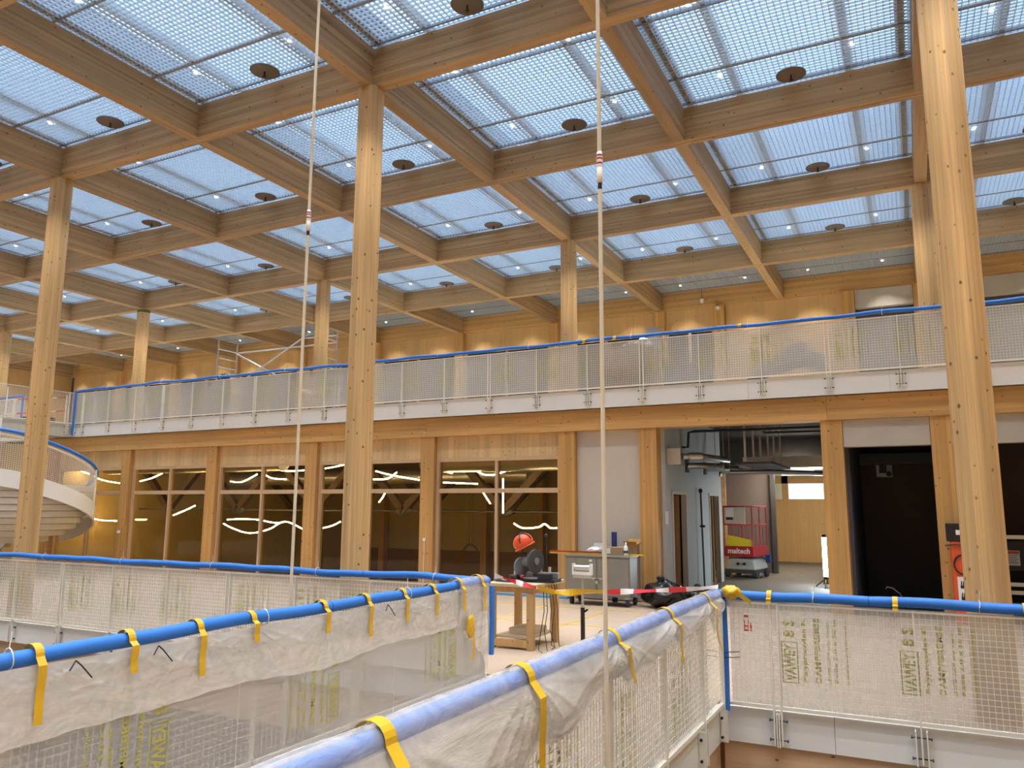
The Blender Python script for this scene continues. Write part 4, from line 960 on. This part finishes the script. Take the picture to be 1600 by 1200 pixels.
for q in range(4): b.tube([(.55 * math.cos(a / 4 + q), .40 * math.sin(a / 4 + q), .03 + .035 * q) for a in range(26)], .03, 6)
b.build('coil', 'black', t)
t = thing('barrier_tape', 'red and white barrier tape strung across the upper bridge', 'barrier tape', None, (0, 0, 0))
for z0 in (GZ + .85, GZ + .42):
    for q in range(6):
        y0, y1 = 5.2 + .3 * q, 5.5 + .3 * q
        MB().add([(-10.0, y0, z0 - .3 + .05 * q), (-10.0, y1, z0 - .25 + .05 * q), (-10.0, y1, z0 - .215 + .05 * q), (-10.0, y0, z0 - .265 + .05 * q)], [(0, 1, 2, 3)]).build('red_band' if q % 2 else 'white_band', 'tape_red' if q % 2 else 'tape_white', t)
MB().cyl((-10.0, 5.18, GZ + .003), (-10.0, 5.18, GZ + .95), .02, 8).build('stake', 'steel_white', t); MB().cyl((-10.0, 7.02, GZ + .003), (-10.0, 7.02, GZ + .95), .02, 8).build('stake', 'steel_white', t)

# ================================================================== gallery things
t = thing('scaffold', 'aluminium scaffold frame with crossed braces on the gallery near the stair end', 'scaffold', None, (-4.72, 8.2, GZ + .002))
for x in (0, 3.95):
    for y in (0, .75): MB().tube([(x, y, 0), (x, y, 2.46)], .025, 8).build('upright', 'alu', t)
    for q in range(8): MB().tube([(x, 0, .30 + .27 * q), (x, .75, .30 + .27 * q)], .018, 6).build('rung', 'alu', t)
MB().tube([(0, .75, 2.19), (3.95, .75, 2.17)], .022, 8).build('brace', 'alu', t); MB().tube([(0, .72, 2.17), (3.95, .72, .3)], .022, 8).build('brace', 'alu', t)
MB().tube([(0, .68, 1.115), (3.0, .68, 2.55)], .022, 8).build('brace', 'alu', t); MB().tube([(2.7, .7, 2.40), (3.95, .7, 2.36)], .02, 8).build('brace', 'alu', t); MB().box(-.03, .05, .71, .79, 2.15, 2.22).build('brace_clamp', 'yellow_tape', t)
p = atY(350, 588, 7.9); t = thing('black_bag', 'black stuffed bag peeping over the gallery railing beside the scaffold', 'bag', None, (p.x, 7.85, GZ + .003))
MB().ball((0, 0, .60), .34, .26, .60, 18, 14, lambda a, b: 1 + .08 * math.sin(3 * a) * math.sin(5 * b)).build('bag_body', 'trash', t); MB().ball((.05, 0, 1.2), .16, .14, .12, 12, 8, lambda a, b: 1 + .2 * math.sin(4 * a)).build('bag_top', 'trash', t)
p0, p1 = atY(948, 590, 7.75), atY(1032, 590, 7.75)
w_ = p1.x - p0.x
for q in range(3):
    o = box(.02 * q, w_ - .05, 0, .5, .285 * q, .285 * q + .28).build('carton', 'cardboard', None, .01); o.location = (p0.x, 7.25, GZ + .003)
    tag(o, 'brown carton behind the gallery sheet beside the gallery column, %s of its stack' % ['bottom', 'middle', 'top'][q], 'carton')
p = atY(1068, 585, 7.7); t = thing('tool_case', 'dark grey case behind the gallery sheet beside the carton stack', 'case', None, (p.x - .22, 7.5, GZ + .003))
box(-.15, .42, 0, .35, 0, .52).build('case_body', 'grey_dark', t, .02); MB().tube([(.0, .17, .52), (.02, .17, .57), (.25, .17, .57), (.27, .17, .52)], .014, 6).build('handle', 'black', t)
p0, p1 = atY(1007, 522, 8.4), atY(1028, 510, 8.4)
t = thing('sheet_metal_box', 'folded sheet metal duct piece standing above the gallery railing', 'duct piece', None, (p0.x, 8.4, GZ + .003))
hh = p1.z - GZ
b = MB(); W_ = p1.x - p0.x
b.add([(0, 0, 0), (W_ + .04, 0, 0), (W_ + .04, .4, 0), (0, .4, 0), (.05, .03, hh), (W_ - .02, .03, hh), (W_ - .02, .37, hh), (.05, .37, hh)], [(3, 2, 1, 0), (4, 5, 6, 7), (0, 1, 5, 4), (1, 2, 6, 5), (2, 3, 7, 6), (3, 0, 4, 7)]); b.build('duct_body', 'galv', t)
MB().ball((W_ * .62, -.01, hh - .22), .12, .012, .07, 12, 6).build('shiny_dent', 'alu', t)
p = atY(990, 524, 7.9); t = thing('plastic_wad', 'crumpled white plastic above the gallery railing beside the metal duct piece', 'plastic', None, (p.x, 8.05, GZ + .003))
box(-.25, .2, -.12, .12, 0, 1.04).build('support_box', 'cardboard', t); MB().ball((.02, 0, 1.09), .34, .16, .07, 18, 8, lambda a, b: 1 + .3 * math.sin(3 * a + 1) * math.sin(4 * b)).build('wad', 'paper', t); MB().ball((.18, 0, 1.15), .14, .12, .08, 12, 8, lambda a, b: 1 + .2 * math.sin(5 * a)).build('wad_top', 'paper', t)
p0, p1 = atY(1165, 585, 7.8), atY(1290, 585, 7.8); wd = p1.x - p0.x
t = thing('covered_pile', 'dark brown covered pile behind the gallery sheet, highest in its middle', 'pile', None, (p0.x, 7.85, GZ + .003))
prof = [(0, .05), (.12, .28), (.25, .45), (.45, .62), (.62, .78), (.76, .80), (.80, .62), (1, .55)]
b = MB().grid(lambda u, v: (u * wd, -.3 + .75 * v, max(.02, interp([(a, z) for a, z in prof], u)) * math.sin(math.pi * (.06 + .88 * v)) ** .5), 40, 14); b.build('cover', 'cloth', t)
p = atY(1029, 490, 14.5); t = thing('detector', 'small round white detector on the gallery post beside the plain wall panel', 'detector', None, (8.93, 14.618, p.z))
MB().cyl((0, 0, 0), (0, -.06, 0), .06, 16).build('housing', 'white', t)
p = atY(1097, 470, 14.7); t = thing('pendant_sensor', 'small white sensor hanging before the plain gallery wall panel', 'sensor', None, (p.x, 14.70, p.z))
box(-.05, .05, -.04, .04, -.06, .06).build('body', 'white', t, .01); MB().tube([(0, 0, .06), (0, 0, 8.49 - p.z)], .008, 6).build('stem', 'grey_dark', t)

# ================================================================== the hall floor
for k, (x0, x1, y0, y1, n) in enumerate([(7.26, 7.31, 3.75, 6.2, 'running out under the workbench'), (8.57, 8.62, .6, 5.8, 'running from the workbench towards the cabinet'), (5.0, 9.3, 5.78, 5.83, 'running past the cabinet wheels'),
                                         (5.0, 9.8, 3.75, 3.80, 'crossing the hall behind the workbench'), (3.0, 11.0, 1.9, 1.95, 'crossing the hall under the workbench'), (10.4, 10.45, .2, 6.0, 'running out from the walkway')]):
    tag(box(x0, x1, y0, y1, .0006, .0026).build('floor_tape', 'yellow_tape'), 'yellow tape line on the brown floor %s' % n, 'tape line', 'yellow tape lines on the floor')
tag(box(3.5, 7.2, 7.05, 7.2, .001, .05).build('blue_edge_strip', 'blue_net'), 'pale blue strip on the floor along the window wall', 'strip')

# workbench with saw
t = thing('workbench', 'timber workbench with plywood top, shelf and cross members beside the walkway corner', 'workbench', None, (8.86, 1.75, 0))
box(-.42, .36, -.50, .50, .82, .86).build('top', 'ply', t, .004)
for x in (-.33, .26):
    for y in (-.42, .38): box(x - .045, x + .045, y - .045, y + .045, .002, .738).build('leg', 'bench', t, .003)
for y in (-.42, .38): box(-.38, .31, y - .03, y + .03, .74, .818).build('apron', 'bench', t, .003)
for x in (-.33, .26): box(x - .03, x + .03, -.375, .335, .74, .818).build('apron', 'bench', t, .003)
box(-.28, .21, -.45, -.375, .03, .12).build('stretcher', 'bench', t); box(-.30, .23, -.37, .42, .13, .16).build('shelf', 'ply', t)
box(-.18, .19, -.2, .25, .163, .24).build('shelf_board', 'ply', t)
s = thing('mitre_saw', 'black and grey mitre saw with round blade guard on the workbench', 'saw', None, (8.98, 1.72, .862))
box(-.34, .36, -.12, .14, 0, .045).build('base', 'black', s, .008); MB().cyl((-.19, -.04, .20), (-.165, -.05, .20), .13, 28).build('guide_plate', 'tool_grey', s); box(.12, .30, -.14, -.02, .045, .12).build('clamp_block', 'black', s, .01); box(-.32, -.20, -.16, -.02, .045, .09).build('side_grip', 'grey_dark', s, .01); MB().cyl((0, -.02, .045), (0, -.02, .065), .15, 28).build('turntable', 'tool_grey', s)
box(-.34, -.04, .04, .07, .045, .13).build('fence', 'alu', s, .004); box(.04, .36, .04, .07, .045, .13).build('fence', 'alu', s, .004)
box(-.06, .06, .08, .16, .045, .30).build('pivot_arm', 'tool_grey', s, .015); MB().tube([(-.03, .14, .26), (-.05, .05, .33), (-.08, -.02, .36)], .03, 10).build('head_arm', 'tool_grey', s)
MB().cyl((.02, -.02, .28), (.055, -.03, .28), .165, 32).build('blade_guard', 'grey_dark', s); MB().cyl((.0, -.015, .28), (.02, -.02, .28), .15, 32).build('blade', 'galv', s); MB().cyl((.05, -.03, .28), (.065, -.033, .28), .05, 18).build('guard_hub', 'tool_grey', s)
MB().cyl((-.19, .02, .25), (.0, .0, .28), .075, 20).build('motor', 'tool_grey', s); MB().tube([(-.10, -.02, .38), (-.14, -.03, .385), (-.18, -.02, .375)], .018, 8).build('grip', 'black', s)
MB().ball((-.13, -.10, .07), .04, .04, .03, 12, 8).build('red_knob', 'red', s)
MB().tube([(.15, .1, .1), (.14, .12, .45), (.135, .11, .62)], .008, 6).build('guide_rod', 'black', s); MB().ball((.135, .11, .63), .022, .022, .03, 10, 8).build('rod_knob', 'black', s)
h = thing('safety_helmet', 'orange climbing helmet with black strap hung on the saw grip', 'helmet', None, (8.815, 1.70, 1.40))
H = MB().ball((0, 0, 0), .15, .135, .125, 28, 16)
H.v = [(x, y, z if z > -.075 else -.075 + .12 * (z + .075)) for x, y, z in H.v]
RT_ = Matrix.Rotation(math.radians(-24), 4, 'Y') @ Matrix.Rotation(math.radians(12), 4, 'X')
H.xform(RT_).build('shell', 'orange', h)
MB().lathe([(.150, -.075), (.158, -.066), (.150, -.056)], (0, 0, 0), 28).xform(RT_).build('rim', 'orange', h)
b = MB(); b.tube([Vector((.152 * math.sin(a / 8 - 1.55) * .99, -.03, .127 * math.cos(a / 8 - 1.55))) for a in range(0, 26)], .008, 6); b.tube([Vector((.02 + .012 * a / 8, .137 * math.sin(a / 8 - 1.5), .127 * math.cos(a / 8 - 1.5))) for a in range(25)], .008, 6)
b.xform(RT_).build('strap', 'black', h); MB().tube([RT_ @ Vector(p) for p in ((-.12, -.03, -.07), (-.10, -.06, -.115), (-.05, -.07, -.12), (-.01, -.06, -.085))], .007, 6).build('chin_strap', 'black', h)
b = MB()
for a in (-.4, 0, .4): b.ball((.02 + .04 * a, -.115 + .01 * a, .065), .014, .008, .006, 8, 6)
b.xform(RT_).build('vent_hole', 'black', h)
t = thing('battery_box', 'small dark green tool box beside the saw on the workbench', 'tool box', None, (9.13, 2.0, .862)); box(-.085, .085, -.07, .07, 0, .09).build('box_body', plain('dark_green', (.02, .04, .03), .5), t, .008); box(-.05, .05, -.02, .02, .09, .10).build('handle', 'black', t)
t = thing('vice_clamp', 'small silver clamp standing behind the saw on the workbench', 'clamp', None, (9.02, 2.17, .862)); box(-.06, .06, -.03, .03, 0, .06).build('clamp_base', 'tool_grey', t, .006); MB().cyl((0, 0, .06), (0, 0, .17), .02, 10).build('screw', 'alu', t)
t = thing('offcut', 'black strip of offcut lying on the near workbench edge', 'offcut', None, (8.66, 1.45, .862)); MB().bar((-.16, .02, .015), (.13, -.02, .012), .05, .02).build('strip', 'grey_dark', t)
for q, (a, c) in enumerate(((-.14, -.30), (-.05, -.14), (.05, .0), (.14, .12), (.23, .26))):
    o = MB().tube([(-.015, a, .83), (0.0, a, .78), (.02, a + .02 * q - .03, .5), (.03 - .02 * (q % 2), c, .25), (.02 + .05 * (q % 3), c - .05, .03), (.1, c - .1, .012)], .0055, 6).build('power_cable', 'black', None)
    o.location = (9.25, 1.6, 0)
    tag(o, 'thin black cable hanging from the workbench edge to the floor, %s from the saw' % ordinal(q + 1), 'cable', 'black cables under the workbench')

# steel cabinet on wheels
t = thing('steel_cabinet', 'grey steel site cabinet on castors with a padlock below the grey wall board', 'cabinet', None, (8.17, 6.62, 0))
box(-.67, .67, -.32, .33, .18, .93).build('cabinet_body', 'grey_box', t, .008); box(-.69, .69, -.34, .35, .93, .965).build('cabinet_top', 'grey_box', t, .006)
for sx in (-1, 1):
    d = box(*sorted((.012 * sx, .65 * sx)), -.338, -.321, .21, .90).build('door', 'grey_box', t, .004); box(*sorted((.05 * sx, .10 * sx)), -.352, -.339, .50, .53).build('hasp', 'galv', d)
MB().box(-.03, .03, -.365, -.340, .42, .48).build('padlock', 'galv', t); MB().bar((-.12, -.35, .53), (.14, -.35, .53), .014).build('lock_bar', 'galv', t)
box(-.16, -.10, -.3395, -.3385, .84, .88).build('label_plate', 'paper', t)
for sx in (-.58, .58):
    for sy in (-.22, .24):
        wl = MB().cyl((sx - .025, sy, .075), (sx + .025, sy, .075), .073, 18).build('castor', 'rubber', t); box(sx - .035, sx + .035, sy - .05, sy + .05, .145, .179).build('castor_fork', 'galv', wl)
TZ = .967
t = thing('carton', 'flat brown carton lying on the steel cabinet', 'carton', None, (8.37, 6.70, TZ)); box(-.20, .22, -.10, .12, 0, .15).build('carton_body', 'cardboard', t, .004); box(-.17, -.03, -.1035, -.1005, .02, .13).build('paper_label', 'paper', t)
t = thing('open_carton', 'open brown carton with raised flaps at the cabinet end', 'carton', None, (8.73, 6.82, TZ)); box(-.12, .11, -.08, .10, 0, .20).build('carton_body', 'cardboard', t)
b = MB(); b.add([(-.12, -.08, .20), (.11, -.08, .20), (.13, -.17, .26), (-.14, -.17, .27)], [(0, 1, 2, 3)]).add([(-.12, .1, .2), (.11, .1, .2), (.12, .15, .31), (-.13, .15, .31)], [(0, 1, 2, 3)]).add([(.11, -.08, .2), (.11, .1, .2), (.19, .1, .25), (.19, -.08, .24)], [(0, 1, 2, 3)]); b.build('flap', plain('carton_flap', (.45, .25, .07), .8), t)
t = thing('spray_bottle', 'white squeeze bottle standing on the cabinet before the open carton', 'bottle', None, (8.72, 6.44, TZ)); MB().lathe([(0, 0), (.042, 0), (.044, .01), (.044, .15), (.03, .185), (.014, .195), (.014, .215), (0, .215)], (0, 0, 0), 20).build('bottle_body', 'white', t); MB().lathe([(.016, .205), (.016, .235), (.006, .26), (0, .26)], (0, 0, 0), 14).build('cap', 'paper', t); MB().lathe([(.0446, .05), (.0446, .10)], (0, 0, 0), 20).build('label_band', 'grey_dark', t)
t = thing('plastic_bag', 'crumpled clear white bag lying on the cabinet top', 'bag', None, (7.98, 6.66, TZ + .016)); MB().ball((0, 0, .06), .15, .09, .06, 20, 10, lambda a, b: 1 + .22 * math.sin(4 * a) * math.sin(5 * b)).build('bag_body', 'white', t); MB().add([(-.06, .02, .08), (.16, .02, .08), (.18, .06, .2), (-.02, .05, .2)], [(0, 1, 2, 3)]).build('bag_flap', 'film', t)
t = thing('blue_board', 'narrow dark blue board standing against the grey wall board behind the cabinet', 'board', None, (8.27, 7.02, .0)); box(-.055, .055, .0, .02, .004, 1.40).build('board', 'blue_dark', t)
p = atY(860, 862, 6.5); t = thing('spirit_level', 'long red and yellow spirit level overhanging the cabinet', 'level', None, (p.x, 6.48, TZ)); L_ = atY(940, 862, 6.5).x - p.x
box(0, L_, -.02, .02, .032, .06).build('red_edge', 'red', t); box(0, L_, -.025, .025, .001, .030).build('yellow_body', 'yellow_tape', t)
t = thing('folding_rule', 'short yellow rule lying over the end of the cabinet', 'rule', None, (8.84, 6.55, TZ)); box(-.12, .2, -.02, .02, .001, .025).build('rule', 'yellow', t)
t = thing('papers', 'white papers lying on the cabinet top beside the spirit level', 'papers', None, (7.75, 6.60, TZ)); box(-.12, .14, -.08, .06, .001, .006).build('sheet', 'paper', t)

# roller stand
p = atY(910, 900, 1.2)
t = thing('roller_stand', 'silver roller stand with black lower tube on the walkway side of the cabinet', 'roller stand', None, (p.x, 1.2, 0))
MB().cyl((0, 0, .02), (0, 0, .62), .028, 14).build('lower_tube', 'black', t); MB().cyl((0, 0, .62), (0, 0, 1.0), .018, 12).build('upper_tube', 'galv', t); MB().bar((.03, 0, .57), (.075, -.02, .60), .02).build('clamp_lever', 'black', t)
hd = box(-.12, .12, -.03, .03, .99, 1.03).build('head_frame', 'alu', t)
for sx in (-.12, .12): box(sx - .012, sx + .012, -.035, .035, 1.03, 1.17).build('end_plate', 'white', t)
MB().cyl((-.107, 0, 1.12), (.107, 0, 1.12), .032, 16).build('roller', 'alu', t); box(-.107, .107, -.035, -.028, 1.031, 1.07).build('front_plate', 'white', t)
for q in range(3): a = 2.09 * q; MB().tube([(0, 0, .22), (.3 * math.cos(a), .3 * math.sin(a), .012)], .012, 6).build('foot', 'black', t)

# rubbish bags
for k, (x, y, s_, lab) in enumerate(((9.40, 6.62, 1.0, 'large black rubbish bag slumped beside the steel cabinet'), (10.02, 6.95, .75, 'smaller black rubbish bag at the corridor mouth'))):
    t = thing('rubbish_bag', lab, 'rubbish bag', None, (x, y, .004))
    rr = random.Random(k + 4); W2 = [(rr.randint(2, 6), rr.uniform(0, 6), rr.randint(2, 6), rr.uniform(0, 6)) for _ in range(7)]
    MB().ball((0, 0, .25 * s_), .38 * s_, .30 * s_, .25 * s_, 36, 22, lambda a, b: 1 + .075 * sum(math.sin(m * a + p) * math.sin(n * b + q) for m, p, n, q in W2)).build('bag_body', 'trash', t)
    MB().lathe([(.12 * s_, .44 * s_), (.05 * s_, .50 * s_), (.09 * s_, .56 * s_), (.03 * s_, .6 * s_)], (-.05, 0, 0), 14).build('tied_neck', 'trash', t)
